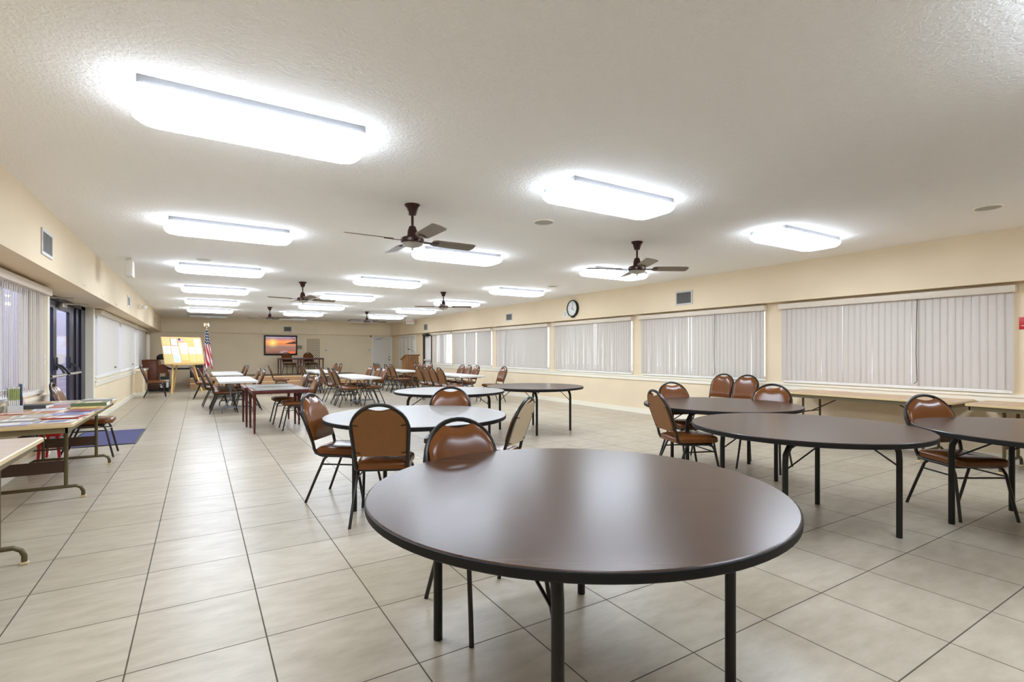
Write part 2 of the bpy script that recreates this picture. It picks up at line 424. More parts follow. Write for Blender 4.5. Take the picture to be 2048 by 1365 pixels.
# ------------------------------------------------------------------ doors
# left double doors, recessed dark aluminium
dx = XL-0.165
d1 = MB()
for y0, y1 in ((DOORL[0], DOORL[0]+0.03), (11.62, DOORL[1])): d1.box(dx-0.05, dx+0.05, y0, y1, 0, SOF)
d1.box(dx-0.05, dx+0.05, DOORL[0], DOORL[1], 2.07, SOF)
d1o = struct('door_1', d1, M_ALDARK)
def leaf(y0, y1, lab):
    f = MB(); st = 0.085
    f.box(dx-0.022, dx+0.022, y0, y0+st, 0.01, 2.06); f.box(dx-0.022, dx+0.022, y1-st, y1, 0.01, 2.06)
    f.box(dx-0.022, dx+0.022, y0+st, y1-st, 0.01, 0.26); f.box(dx-0.022, dx+0.022, y0+st, y1-st, 1.96, 2.06)
    o = f.build('door_leaf', M_ALDARK, d1o, smooth=False)
    MB().box(dx-0.004, dx+0.004, y0+st, y1-st, 0.26, 1.96).build('pane', M_GLASS, o, smooth=False)
    # crossbar exit device with two curved arms
    c = MB(); c.tube([(dx+0.16, y0+0.12, 0.985), (dx+0.16, y1-0.12, 0.985)], 0.02)
    c.build('push_bar', M_STEEL, o)
    a = MB()
    for yy, dy in ((y0+0.06, 0.07), (y1-0.06, -0.07)):
        a.tube([(dx+0.02, yy, 1.13), (dx+0.08, yy+dy*0.2, 1.11), (dx+0.13, yy+dy*0.6, 1.05), (dx+0.16, yy+dy, 0.985)], 0.018)
        a.box(dx+0.015, dx+0.04, yy-0.035, yy+0.035, 1.05, 1.24, 0.008)
    a.build('bar_arm', M_BLACK, o)
    k = MB(); k.box(dx+0.02, dx+0.09, y0+0.12, y0+0.42, 1.985, 2.055, 0.008)
    k.tube([(dx+0.06, y0+0.27, 2.05), (dx+0.30, y0+0.62, 2.075)], 0.012); k.tube([(dx+0.30, y0+0.62, 2.075), (dx+0.06, y0+1.0, 2.09)], 0.01)
    k.build('door_closer', M_STEEL, o)
    return o
leaf(8.755, 9.84, ''); leaf(9.86, 10.92, '')
sd = MB(); sd.box(dx-0.02, dx+0.02, 10.95, 11.61, 0.01, 2.06); sd.box(dx+0.02, dx+0.045, 11.22, 11.26, 0.01, 2.06)
sd.build('side_panel', M_ALDARK, d1o, smooth=False)
tr = MB(); tr.box(XL-0.115, XL, DOORL[1]-0.012, DOORL[1], 0, SOF)
tr.box(XL-0.2, XL+0.004, DOORL[1], DOORL[1]+0.14, 0, SOF); tr.box(XL-0.001, XL+0.012, DOORL[0]-0.10, DOORL[0], 0, SOF)
struct('trim_9', tr, M_TRIM)
# far wall white door
d = MB(); d.box(7.09, 8.07, YF-0.04, YF, 0, 2.07)
d2 = struct('door_2', d, M_WHITE)
MB().box(7.16, 8.0, YF-0.055, YF-0.03, 0.01, 2.02, 0.004).build('door_panel', mat('door_grey_white', (222, 220, 212), 0.5), d2)
k = MB(); k.sphere((7.92, YF-0.09, 0.95), 0.03); k.tube([(7.92, YF-0.05, 0.95), (7.92, YF-0.09, 0.95)], 0.015); k.tube([(7.92, YF-0.056, 1.09), (7.92, YF-0.08, 1.09)], 0.026, 12)
k.build('door_knob', M_DARK, d2)
k = MB(); k.box(7.24, 7.5, YF-0.13, YF-0.055, 1.93, 1.99, 0.006); k.tube([(7.4, YF-0.1, 1.99), (7.62, YF-0.22, 2.03), (7.45, YF-0.06, 2.05)], 0.008)
k.build('door_closer', M_GREY, d2)
# closet with bifold panels in the right wall
d = MB()
d.box(XR-0.03, XR, 21.22, 21.30, 0, 2.09); d.box(XR-0.03, XR, 23.32, 23.40, 0, 2.09); d.box(XR-0.03, XR, 21.3, 23.32, 2.02, 2.09)
d3 = struct('door_3', d, M_WHITE)
for k_ in range(4):
    a = 21.31+k_*0.503; p = MB(); p.box(XR-0.028, XR-0.006, a, a+0.495, 0.01, 2.01, 0.004)
    for z0, z1 in ((0.12, 0.9), (1.0, 1.9)): p.box(XR-0.036, XR-0.028, a+0.09, a+0.405, z0, z1, 0.003)
    p.build('bifold_panel', mat('closet_white', (226, 222, 210), 0.5), d3)
# right wall exit door
d = MB(); d.box(XR-0.03, XR+0.1, DOORR[0], DOORR[0]+0.05, 0, 2.06); d.box(XR-0.05, XR+0.1, DOORR[1]-0.10, DOORR[1], 0, 2.06); d.box(XR-0.03, XR+0.1, DOORR[0], DOORR[1], 2.0, 2.06)
d4 = struct('door_4', d, mat('bronze_frame', (66, 46, 30), 0.4, metal=0.3))
MB().box(XR+0.02, XR+0.06, DOORR[0]+0.05, DOORR[1]-0.1, 0.01, 2.0).build('door_panel', M_WHITE, d4, smooth=False)
k = MB(); k.box(XR-0.06, XR+0.02, DOORR[0]+0.1, DOORR[1]-0.13, 0.96, 1.03, 0.006); k.build('push_bar', M_GREY, d4)
k = MB(); k.box(XR-0.12, XR+0.02, 19.75, 20.2, 1.99, 2.08, 0.006); k.build('door_closer', M_BLACK, d4)
# lattice cupboard door in the far wall
d = MB(); d.box(3.98, 4.84, YF-0.02, YF, 0.36, 2.06)
d5 = struct('door_5', d, M_WALL_BRIGHT)
fr = MB()
for x0, x1, z0, z1 in ((4.0, 4.12, 0.40, 2.04), (4.70, 4.82, 0.40, 2.04), (4.12, 4.70, 1.93, 2.04), (4.12, 4.70, 0.40, 0.52)): fr.box(x0, x1, YF-0.035, YF-0.015, z0, z1)
fr.build('door_frame', M_WALL_BRIGHT, d5, smooth=False)
MB().box(4.11, 4.71, YF-0.022, YF-0.019, 0.5, 1.94).build('dark_recess', M_DARK, d5, smooth=False)
lt = MB(); W_, H_ = 0.58, 1.41; st = 0.10
def clip_diag(sign):
    c = -H_
    while c < W_+H_:
        # line x = c + sign*t, z = t
        ts = []
        for t in (0.0, H_):
            x = c+sign*t
            if -1e-6 <= x <= W_+1e-6: ts.append(t)
        for x in (0.0, W_):
            t = (x-c)*sign
            if 0 < t < H_: ts.append(t)
        if len(ts) >= 2 and max(ts)-min(ts) > 0.02:
            t0, t1 = min(ts), max(ts)
            lt.bar((4.12+c+sign*t0, YF-0.027-0.002*sign, 0.52+t0), (4.12+c+sign*t1, YF-0.027-0.002*sign, 0.52+t1), 0.004, 0.034)
        c += st
clip_diag(1); 
c0 = lt; 
def clip_diag2():
    c = 0.0
    while c < W_+H_:
        ts = []
        for t in (0.0, H_):
            x = c-t
            if -1e-6 <= x <= W_+1e-6: ts.append(t)
        for x in (0.0, W_):
            t = c-x
            if 0 < t < H_: ts.append(t)
        if len(ts) >= 2 and max(ts)-min(ts) > 0.02:
            t0, t1 = min(ts), max(ts)
            lt.bar((4.12+c-t0, YF-0.031, 0.52+t0), (4.12+c-t1, YF-0.031, 0.52+t1), 0.004, 0.034)
        c += st
clip_diag2()
lt.build('lattice', mat('lattice_cream', (226, 210, 176), 0.5), d5, smooth=False)

# ------------------------------------------------------------------ blinds and shades
def vertical_blind(x, a, b, side, label, angle=10, gaps=(), wob=4, zb=WZ0+0.02, cord=None):
    """side=+1: hangs on the right wall facing -X; a,b along Y"""
    t = thing('vertical_blind', label, 'blind', (x, (a+b)/2, 0), 0, 'vertical blinds at the windows')
    L_ = b-a; s = -side
    v = MB(); v.box(0, s*0.10, -L_/2-0.04, L_/2+0.04, 2.012, 2.095, 0.004)
    v.build('valance', M_VAL, t)
    vn = MB(); sp = 0.077; n = int((L_-0.04)/sp); rnd = random.Random(int(a*100)+int(side)+5)
    for k in range(n+1):
        y = -L_/2+0.03+(L_-0.06)*k/n
        an = math.radians(angle+rnd.uniform(-wob, wob)); hw = 0.0445
        if any(abs(k/n-g) < 0.5/n for g in gaps): an = math.radians(20)
        dxv, dyv = math.sin(an)*hw, math.cos(an)*hw
        xc = s*0.045; bow = 0.006
        pts = [(xc-dxv, y-dyv), (xc+s*bow*math.cos(an), y+bow*math.sin(an)), (xc+dxv, y+dyv)]
        q = [(px, py) for px, py in pts]+[(px+s*0.0012, py) for px, py in reversed(pts)]
        sw = rnd.uniform(-0.006, 0.006)
        vn.loft([[(px+0, py+sw, zb) for px, py in q], [(px, py, 2.03) for px, py in q]])
    vn.build('vanes', M_VANE, t)
    if cord is not None:
        c = MB(); yc = -L_/2+L_*cord
        c.tube([(s*0.09, yc, 2.02), (s*0.095, yc+0.01, 1.3), (s*0.09, yc, 0.93), (s*0.10, yc+0.03, 0.90)], 0.004, 6)
        c.build('pull_cord', M_BLACK, t)
    return t
vertical_blind(XR, *RW[0], 1, 'closed white vertical blind behind the tan wall tables, widest and nearest on the right wall', 8.5, (0.34, 0.70, 0.02), 4, cord=0.33)
vertical_blind(XR, *RW[1], 1, 'closed white vertical blind above the two brown chairs standing against the right wall', 7.6, (0.55,), 2.5, cord=0.33)
vertical_blind(XR, *RW[2], 1, 'closed white vertical blind below the round wall clock', 6.6, (0.43, 0.97), 1.8)
vertical_blind(XR, *RW[3], 1, 'closed white vertical blind between the clock window and the last long white table', 4.9, (0.98,), 1.4, cord=0.75)
vertical_blind(XR, *RW[4], 1, 'closed white vertical blind with two bright slits beside the half open blind', 1.0, (0.35, 0.66), 1.5, cord=0.62)
vertical_blind(XR, *RW[5], 1, 'half open vertical blind beside the white exit door on right wall', 9, (), 10)
vertical_blind(XL, *LW[0], -1, 'slightly open grey vertical blind behind the magazine table', -10, (), 6)
def roller_shade(x, a, b, label):
    t = thing('roller_shade', label, 'window shade', (x, (a+b)/2, 0), 0, 'white roller shades on the left wall')
    L_ = b-a
    v = MB(); v.box(0, 0.10, -L_/2-0.06, L_/2+0.12, 2.035, 2.115, 0.004); v.build('valance', M_VAL, t)
    f = MB(); n = 18
    top = [(0.03, -L_/2+0.02+(L_-0.04)*k/n) for k in range(n+1)]
    prof = lambda k, z: 0.03+0.006*math.sin(k*1.7+x)*(1-(z-0.9)/1.15)
    rows = [0.885, 1.2, 1.6, 2.04]
    f.loft([[(prof(k, z), top[k][1], z) for k in range(n+1)]+[(prof(k, z)-0.002, top[k][1], z) for k in range(n, -1, -1)] for z in rows])
    f.build('shade_fabric', M_SHADE, t)
    MB().box(0.022, 0.042, -L_/2+0.02, L_/2-0.02, 0.87, 0.89, 0.003).build('bottom_bar', M_WHITE, t)
    MB().tube([(0.045, 0.62, 0.99), (0.06, 0.68, 0.97), (0.05, 0.75, 0.99)], 0.008, 6).build('pull_hook', M_DARK, t)
    return t
roller_shade(XL, *LW[1], 'white roller shade next to the dark glass doors')
roller_shade(XL, *LW[2], 'middle white roller shade of three on the left wall')
roller_shade(XL, *LW[3], 'white roller shade beside the brown piano')
lv = thing('louvre_shutter', 'narrow white louvred shutter in the corner above the piano', 'shutter', (XL, 23.5, 0))
f = MB()
for y0, y1 in ((-0.6, -0.52), (-0.03, 0.03), (0.52, 0.6)): f.box(-0.02, 0.03, y0, y1, 0.86, 2.06)
f.box(-0.02, 0.03, -0.6, 0.6, 0.86, 0.93); f.box(-0.02, 0.03, -0.6, 0.6, 1.99, 2.06)
f.build('shutter_frame', M_TRIM, lv, smooth=False)
f = MB()
for k in range(26):
    z = 0.95+k*0.04
    f.add([(-0.015, -0.52, z), (0.02, -0.52, z-0.02), (0.02, 0.52, z-0.02), (-0.015, 0.52, z), (-0.015, -0.52, z+0.006), (0.02, -0.52, z-0.014), (0.02, 0.52, z-0.014), (-0.015, 0.52, z+0.006)],
          [(0,1,2,3),(7,6,5,4),(0,4,5,1),(1,5,6,2),(2,6,7,3),(3,7,4,0)])
f.build('louvres', mat('louvre_grey', (206, 208, 204), 0.5), lv, smooth=False)

# ------------------------------------------------------------------ ceiling lights
def make_lamp(on):
    t = thing('ceiling_light', '', 'ceiling light', (0, 0, 0), 0, 'long ceiling lights')
    p = MB(); p.box(-0.585, 0.585, -0.215, 0.215, -0.05, 0.0, 0.004); p.build('metal_pan', mat('pan_grey', (150, 150, 152), 0.5), t)
    prof = [(0.612, 0.226, 0.06, -0.046), (0.634, 0.236, 0.10, -0.054), (0.640, 0.240, 0.11, -0.066), (0.632, 0.232, 0.11, -0.090), (0.606, 0.210, 0.10, -0.112), (0.55, 0.165, 0.09, -0.124), (0.42, 0.10, 0.08, -0.128)]
    l = MB(); l.loft([[(x, y, z) for x, y in rrect(hx, hy, r)] for hx, hy, r, z in prof])
    lo = l.build('lens', M_LENS if on else M_LENSOFF, t)
    if on:
        lo.data.materials.append(M_LENSIDE)
        for p in lo.data.polygons:
            if p.normal.z > -0.35: p.material_index = 1
    return t
lamp_on = make_lamp(True); lamp_off = make_lamp(False)
cols = (0.31, 3.15, 6.14); colname = ('left', 'middle', 'right')
ordn = ('nearest', 'second nearest', 'third nearest', 'fourth nearest', 'fifth nearest', 'sixth nearest')
used = {True: False, False: False}
def place_lamp(x, y, on, label):
    src = lamp_on if on else lamp_off
    if not used[on]:
        used[on] = True; src.location = (x, y, CEIL); src['label'] = label; return
    dup(src, (x, y, CEIL), 0, label)
rows = [3.42+3.16*k for k in range(7)]
for ci, x in enumerate(cols):
    for k, y in enumerate(rows):
        if k == 6: place_lamp(x, y, False, 'unlit white ceiling light by the far wall, end of the %s row' % colname[ci])
        else: place_lamp(x, y, True, 'lit long white ceiling light, %s one in the %s row' % (ordn[k], colname[ci]))

for ci, x in enumerate(cols):      # added row, out of view above the camera, to brighten the front
    place_lamp(x, 3.42-3.16, True, 'added lit white ceiling light, out of view above the camera, in the %s row' % colname[ci])

# ------------------------------------------------------------------ ceiling fans
def make_fan():
    t = thing('ceiling_fan', '', 'ceiling fan', (0, 0, 0), 0, 'ceiling fans')
    m = MB(); m.lathe([(0.075, 0.0), (0.075, -0.012), (0.055, -0.035), (0.042, -0.075), (0.036, -0.10), (0.02, -0.105)], 20); m.build('canopy', M_FAN, t)
    m = MB(); m.tube([(0, 0, -0.10), (0, 0, -0.24)], 0.013, 10); m.build('downrod', M_FAN, t)
    m = MB(); m.lathe([(0.016, -0.205), (0.03, -0.21), (0.045, -0.25), (0.05, -0.30), (0.06, -0.315), (0.10, -0.32), (0.112, -0.335), (0.112, -0.362), (0.10, -0.375)], 24); m.build('motor_housing', M_FAN, t)
    m = MB(); m.lathe([(0.104, -0.374), (0.098, -0.388), (0.07, -0.402), (0.03, -0.412), (0.012, -0.416), (0.009, -0.44), (0.004, -0.442)], 24); m.build('switch_cap', M_STEEL, t)
    for k in range(4):
        a = k*PI/2; R = Matrix.Rotation(a, 4, 'Z'); P = Matrix.Rotation(math.radians(-13), 4, 'X')
        b = MB(); b.xf = R @ Matrix.Translation((0, 0, -0.345)) @ P
        out = [(0.20, -0.045), (0.24, -0.066), (0.63, -0.072), (0.655, -0.06), (0.665, 0.0), (0.655, 0.06), (0.63, 0.072), (0.24, 0.066), (0.20, 0.045)]
        b.prism(out, -0.004, 0.004); bo = b.build('blade', M_BLADE, t)
        i = MB(); i.xf = b.xf; i.prism([(0.08, -0.018), (0.19, -0.012), (0.26, -0.04), (0.28, 0.0), (0.26, 0.04), (0.19, 0.012), (0.08, 0.018)], -0.011, -0.004); i.build('blade_iron', M_FAN, bo)
    return t
CY, SY = math.cos(math.radians(31.645)), math.sin(math.radians(31.645))
def fan_rot(deg): return math.radians(deg)-math.radians(31.645)
fan0 = make_fan()
fans = [(1.75, 4.67, 32, 'dark bronze ceiling fan nearest the camera, between the two nearest lights'), (4.80, 4.72, 2, 'dark bronze ceiling fan in front of the right row light above the clock window'),
        (1.78, 10.95, 40, 'second dark ceiling fan from the camera in the left fan row'), (4.90, 11.03, 5, 'second dark ceiling fan from the camera in the right fan row'),
        (1.88, 17.5, 3, 'farthest ceiling fan of the left fan row, above the television'), (4.97, 17.7, 20, 'farthest ceiling fan of the right fan row, toward the white far door')]
for i, (x, y, a, lab) in enumerate(fans):
    if i == 0: fan0.location = (x, y, CEIL); fan0.rotation_euler = (0, 0, fan_rot(a)); fan0['label'] = lab
    else: dup(fan0, (x, y, CEIL), fan_rot(a), lab)

# ------------------------------------------------------------------ small ceiling and soffit things
def speaker(x, y, label, r=0.115):
    t = thing('ceiling_speaker', label, 'ceiling speaker', (x, y, CEIL), 0, 'round ceiling speakers')
    MB().lathe([(r, 0), (r, -0.006), (r-0.014, -0.010), (r-0.016, -0.006)], 28).build('rim', M_TRIM, t)
    MB().lathe([(r-0.015, -0.001), (r-0.015, -0.007), (0.03, -0.013), (0.001, -0.0135)], 28).build('grille', mat('speaker_grille', (176, 174, 168), 0.7), t)
speaker(3.2, 4.53, 'round ceiling speaker between the nearest fan and the middle row light')
speaker(6.59, 1.79, 'round ceiling speaker nearest the camera, toward the right wall')
speaker(0.06, 9.12, 'round ceiling speaker in front of the third light of the left row')
speaker(6.47, 8.84, 'round ceiling speaker above the clock')
def vent(x, y, z, w, h, face, label, dark=True):
    """face: 'R' on right soffit (faces -X), 'L' faces +X, 'F' faces -Y"""
    rz = {'R': -PI/2, 'L': PI/2, 'F': 0.0}[face]
    t = thing('air_vent', label, 'air vent', (x, y, z), rz, 'air vents on the soffits')
    f = MB(); e = 0.03
    f.box(-w/2, w/2, -0.012, 0, h/2-e, h/2); f.box(-w/2, w/2, -0.012, 0, -h/2, -h/2+e); f.box(-w/2, -w/2+e, -0.012, 0, -h/2+e, h/2-e); f.box(w/2-e, w/2, -0.012, 0, -h/2+e, h/2-e)
    f.build('vent_frame', M_GREY, t, smooth=False)
    MB().box(-w/2+e, w/2-e, -0.003, -0.0005, -h/2+e, h/2-e).build('dark_core', M_DARK if dark else M_GREY, t, smooth=False)
    s_ = MB(); n = int((w-2*e)/0.022)
    for k in range(n):
        x0 = -w/2+e+(k+0.5)*(w-2*e)/n
        s_.bar((x0, -0.006, -h/2+e), (x0, -0.006, h/2-e), 0.010, 0.003)
    s_.build('vent_blades', mat('vent_blade', (120, 118, 112), 0.5), t, smooth=False)
vent(SR, 6.60, 2.365, 0.40, 0.27, 'R', 'white framed air vent on right soffit, nearest the camera')
vent(SR, 13.09, 2.378, 0.38, 0.23, 'R', 'small air vent on right soffit beyond the clock')
vent(SR, 19.72, 2.36, 0.40, 0.27, 'R', 'farthest grey air vent on right soffit, above the exit door')
vent(SL, 6.64, 2.375, 0.42, 0.25, 'L', 'grey air vent on left soffit, nearest the camera')
vent(SL, 13.4, 2.39, 0.42, 0.23, 'L', 'farther air vent on left soffit above the roller shades')
vent(3.32, YFS, 2.34, 0.34, 0.24, 'F', 'dark air vent on far soffit above the television')
for y, z, lab in ((8.45, 2.18, 'small wire hook on left soffit above the double doors, nearest of three'), (9.99, 2.186, 'middle small wire hook on left soffit above the double doors'), (11.47, 2.17, 'small wire hook on left soffit, farthest of three toward the roller shades')):
    h = MB(); h.tube([(0, 0, 0.045), (0.004, 0, 0.0), (0.012, 0.008, -0.018), (0.022, 0.02, -0.012), (0.024, 0.026, 0.008)], 0.003, 6)
    tag(h.build('wire_hook', M_WHITE, loc=(SL, y, z)), lab, 'hook', 'wire hooks on the left soffit')
t = thing('emergency_light', 'white emergency lamp on the left soffit beyond the farther vent', 'emergency light', (SL, 15.5, 2.45))
MB().box(0, 0.08, -0.14, 0.14, -0.06, 0.06, 0.01).build('housing', M_TRIM, t)
for dy in (-0.1, 0.1): MB().lathe([(0.03, 0), (0.055, 0.03), (0.055, 0.06), (0.045, 0.065)], 14, (0.12, dy, -0.05)).build('lamp_head', M_WHITE, t)
wr = MB(); wr.tube([(0.01, 0, 0.1), (0.03, 0.02, 0.05), (0.02, 0.05, 0), (0.03, 0.02, -0.06), (0.01, 0, -0.1)], 0.004, 6)
tag(wr.build('loose_cable', M_BLACK, loc=(SL, 20.4, 2.38)), 'short dark loop of cable on the left soffit near the far wall', 'cable')
t = thing('exit_sign', 'white exit sign box hanging from ceiling beside left soffit, seen edge-on', 'exit sign', (-0.90, 9.65, CEIL))
MB().box(-0.045, 0.045, -0.15, 0.15, -0.27, -0.03, 0.008).build('sign_box', M_WHITE, t); MB().box(-0.03, 0.03, -0.05, 0.05, -0.035, 0, 0.004).build('canopy', M_TRIM, t)
t = thing('exit_sign', 'small red and white exit sign hanging from ceiling in the far right corner', 'exit sign', (7.62, 20.6, CEIL))
MB().box(-0.17, 0.17, -0.03, 0.03, -0.22, -0.03, 0.006).build('sign_box', M_WHITE, t); MB().box(-0.05, 0.05, -0.02, 0.02, -0.035, 0).build('canopy', M_TRIM, t)
me = text_mesh('EXIT', 0.15); me.materials.append(M_RED)
o = bpy.data.objects.new('lettering', me); COL.objects.link(o); o.parent = t; o.location = (0, -0.032, -0.125); o.rotation_euler = (PI/2, 0, 0)
# clock + note
t = thing('wall_clock', 'round dark framed wall clock on the right soffit', 'clock', (SR, 9.99, 2.41), -PI/2)
def disc(mb, r0, r1, y0, y1, n=40):
    return mb.loft([[(r*math.cos(2*PI*i/n), y, r*math.sin(2*PI*i/n)) for i in range(n)] for r, y in ((r0, y0), (r1, y1))])
m = MB(); n = 40
m.loft([[(r*math.cos(2*PI*i/n), y, r*math.sin(2*PI*i/n)) for i in range(n)] for r, y in ((0.205, 0), (0.212, -0.03), (0.205, -0.065), (0.185, -0.068), (0.18, -0.05))], True, True)
m.box(-0.05, 0.05, -0.06, -0.005, -0.225, -0.20, 0.004)
m.build('case', M_BLACKMET, t)
m = MB(); disc(m, 0.182, 0.182, -0.050, -0.052); m.build('dial', M_PAPER, t)
h = MB()
for ang, ln, w in ((4.03/12*2*PI, 0.085, 0.012), (2.2/60*2*PI, 0.145, 0.008)):
    h.bar((-math.sin(ang)*0.02, -0.056, -math.cos(ang)*0.02), (math.sin(ang)*ln, -0.056, math.cos(ang)*ln), w, 0.002) if False else h.loft([[(math.sin(ang)*r+math.cos(ang)*sx*w/2, yy, math.cos(ang)*r-math.sin(ang)*sx*w/2) for sx, yy in ((-1, -0.055), (1, -0.055), (1, -0.058), (-1, -0.058))] for r in (-0.02, ln)])
h.build('hands', M_BLACK, t)
num = bpy.data.objects.new('numerals', None)
bm = bmesh.new()
for k in range(1, 13):
    me = text_mesh(str(k), 0.042, 0.0005); a = k/12*2*PI
    tmp = bmesh.new(); tmp.from_mesh(me)
    T = Matrix.Translation((math.sin(a)*0.148, -0.0535, math.cos(a)*0.148)) @ Matrix.Rotation(PI/2, 4, 'X')
    bmesh.ops.transform(tmp, matrix=T, verts=tmp.verts); me2 = bpy.data.meshes.new('tmp'); tmp.to_mesh(me2); bm.from_mesh(me2); tmp.free()
    bpy.data.meshes.remove(me); bpy.data.meshes.remove(me2)
bpy.data.objects.remove(num)
me = bpy.data.meshes.new('numerals'); bm.to_mesh(me); bm.free(); me.materials.append(M_BLACK)
o = bpy.data.objects.new('numerals', me); COL.objects.link(o); o.parent = t
t = thing('paper_notice', 'small white printed note taped beside the wall clock', 'notice', (SR, 10.33, 2.29), -PI/2)
MB().box(-0.10, 0.10, -0.003, 0, -0.085, 0.085).build('sheet', M_PAPER, t, smooth=False)
f = MB()
for z, w in ((0.04, 0.06), (0.01, 0.05), (-0.02, 0.06), (-0.045, 0.03)): f.box(-w, w, -0.0036, -0.003, z-0.006, z+0.006)
f.build('print_lines', M_INK, t, smooth=False)
t = thing('fire_sign', 'red sign with white mark on the right wall next to the nearest blind', 'sign', (XR, 1.82, 1.65), -PI/2)
MB().box(-0.11, 0.11, -0.008, 0, -0.07, 0.07, 0.002).build('plate', M_RED, t)
m = MB(); m.add([(-0.05, -0.010, -0.012), (0.0, -0.010, -0.012), (-0.005, -0.010, 0.035), (-0.05, -0.0085, -0.012), (0.0, -0.0085, -0.012), (-0.005, -0.0085, 0.035)], [(0, 1, 2), (5, 4, 3), (0, 3, 4, 1), (1, 4, 5, 2), (2, 5, 3, 0)])
m.box(-0.09, 0.09, -0.0095, -0.0085, -0.035, -0.025); m.build('mark', mat('sign_pink', (238, 178, 176), 0.6), t, smooth=False)

# ------------------------------------------------------------------ banquet chairs
TH = math.radians(19.8)
def back_pt(x, s, off=0.0):
    """point on the back's plane: x across, s along the slope, off = toward the front"""
    return (x, -0.20-s*math.sin(TH)+off*math.cos(TH), 0.47+s*math.cos(TH)+off*math.sin(TH))
S_AR, RX, RS = 0.275, 0.212, 0.212
def arch(x):    # height of the arch's centre line at x
    return S_AR+RS*math.sqrt(max(0.0, 1-(x/RX)**2))
def make_chair(panel):
    t = thing('stacking_chair', '', 'chair', (0, 0, 0), 0, 'brown banquet chairs')
    # seat cushion
    def outline(g):
        p = []
        for x, y, r, a0 in ((0.215-g, 0.25-g, 0.085, 0), (-0.215+g, 0.25-g, 0.085, PI/2), (-0.195+g, -0.205+g, 0.04, PI), (0.195-g, -0.205+g, 0.04, 1.5*PI)):
            sx = 1 if x > 0 else -1; sy = 1 if y > 0 else -1
            for k in range(6):
                a = a0+PI/2*k/5
                p.append((x-sx*r+r*math.cos(a), y-sy*r+r*math.sin(a)))
        return p
    rings = [(0.010, 0.418), (0.0, 0.426), (0.0, 0.455), (0.004, 0.468), (0.016, 0.477), (0.04, 0.484), (0.085, 0.489), (0.15, 0.491)]
    m = MB(); m.loft([[(x, y, z) for x, y in outline(g)] for g, z in rings]); m.build('seat', M_VINYL, t)
    # backrest cushion
    W = 0.199; NX, NS = 28, 12; s0 = 0.065
    def top(x):
        e = arch(x)-0.012
        if abs(x) < 0.086: e = min(e, arch(0.086)-0.012-0.020*(1-(x/0.086)**2))
        return e
    front, rear = [], []
    for i in range(NX+1):
        u = -1+2*i/NX; x = W*math.sin(u*PI/2)
        wx = x*(0.93+0.07*1)
        fr_, re_ = [], []
        for j in range(NS+1):
            v = j/NS; s = s0+(top(x)-s0)*v
            xx = x*(0.935+0.065*min(1, (s-s0)/0.22))
            prof = (1-abs(u)**5)*(1-abs(2*v-1)**5)
            fr_.append(back_pt(xx, s, 0.010+0.030*prof)); re_.append(back_pt(xx, s, -0.006))
        front.append(fr_); rear.append(re_)
    m = MB(); n = NS+1
    vs = [p for c in front for p in c]+[p for c in rear for p in c]; off = (NX+1)*n; fs = []
    for i in range(NX):
        for j in range(NS):
            fs.append((i*n+j, (i+1)*n+j, (i+1)*n+j+1, i*n+j+1)); fs.append((off+i*n+j, off+i*n+j+1, off+(i+1)*n+j+1, off+(i+1)*n+j))
        fs.append((i*n, off+i*n, off+(i+1)*n, (i+1)*n)); fs.append((i*n+NS, (i+1)*n+NS, off+(i+1)*n+NS, off+i*n+NS))
    for j in range(NS):
        fs.append((j, j+1, off+j+1, off+j)); a = NX*n; fs.append((a+j, off+a+j, off+a+j+1, a+j+1))
    m.add(vs, fs); bk = m.build('backrest', M_VINYL, t)
    # flat panel on the rear of the back
    m = MB(); rr1, rr2 = [], []
    pts = [(W*0.97*math.sin((-1+2*i/NX)*PI/2)) for i in range(NX+1)]
    loop = [(x*0.94, s0+0.004) for x in pts]+[(x, top(x)-0.004) for x in reversed(pts)]
    m.loft([[back_pt(x, s, -0.006) for x, s in loop], [back_pt(x, s, -0.016) for x, s in loop]])
    m.build('back_panel', panel, bk)
    # side rails and arch in one bent tube
    path = [(0.185, 0.15, 0.408), (0.188, -0.08, 0.408), (0.19, -0.15, 0.412), (0.192, -0.19, 0.43), (0.194, -0.205, 0.462)]
    up = [back_pt(0.196+0.016*k/4, 0.05+0.225*k/4) for k in range(5)]
    arc = [back_pt(RX*math.cos(a), S_AR+RS*math.sin(a)) for a in [PI*k/18 for k in range(1, 18)]]
    left = [(-x, y, z) for x, y, z in reversed(path+up)]
    m = MB(); m.tube(path+up+arc+left, 0.0138, 8)
    for sgn in (1, -1):
        for s in (0.10, 0.33):
            x1 = 0.19 if s < 0.2 else 0.196
            m.bar(back_pt(sgn*x1, s, -0.014), back_pt(sgn*(x1-0.038), s-0.004, -0.018), 0.014, 0.006)
    m.build('back_frame', M_FRAME, t)
    m = MB()
    m.bar((-0.19, 0.16, 0.405), (0.19, 0.16, 0.405), 0.02); m.bar((-0.19, -0.12, 0.405), (0.19, -0.12, 0.405), 0.02)
    m.build('seat_frame', M_FRAME, t)
    for sgn in (1, -1):
        m = MB(); m.tube([(sgn*0.188, 0.06, 0.405), (sgn*0.19, 0.125, 0.402), (sgn*0.195, 0.165, 0.385), (sgn*0.20, 0.185, 0.35), (sgn*0.215, 0.235, 0.12), (sgn*0.225, 0.262, 0.0)], 0.0115, 8)
        m.build('leg', M_FRAME, t)
    for sgn in (1, -1):
        m = MB(); m.tube([(sgn*0.19, -0.085, 0.405), (sgn*0.195, -0.115, 0.38), (sgn*0.21, -0.19, 0.2), (sgn*0.225, -0.27, 0.0)], 0.0115, 8)
        m.build('leg', M_FRAME, t)
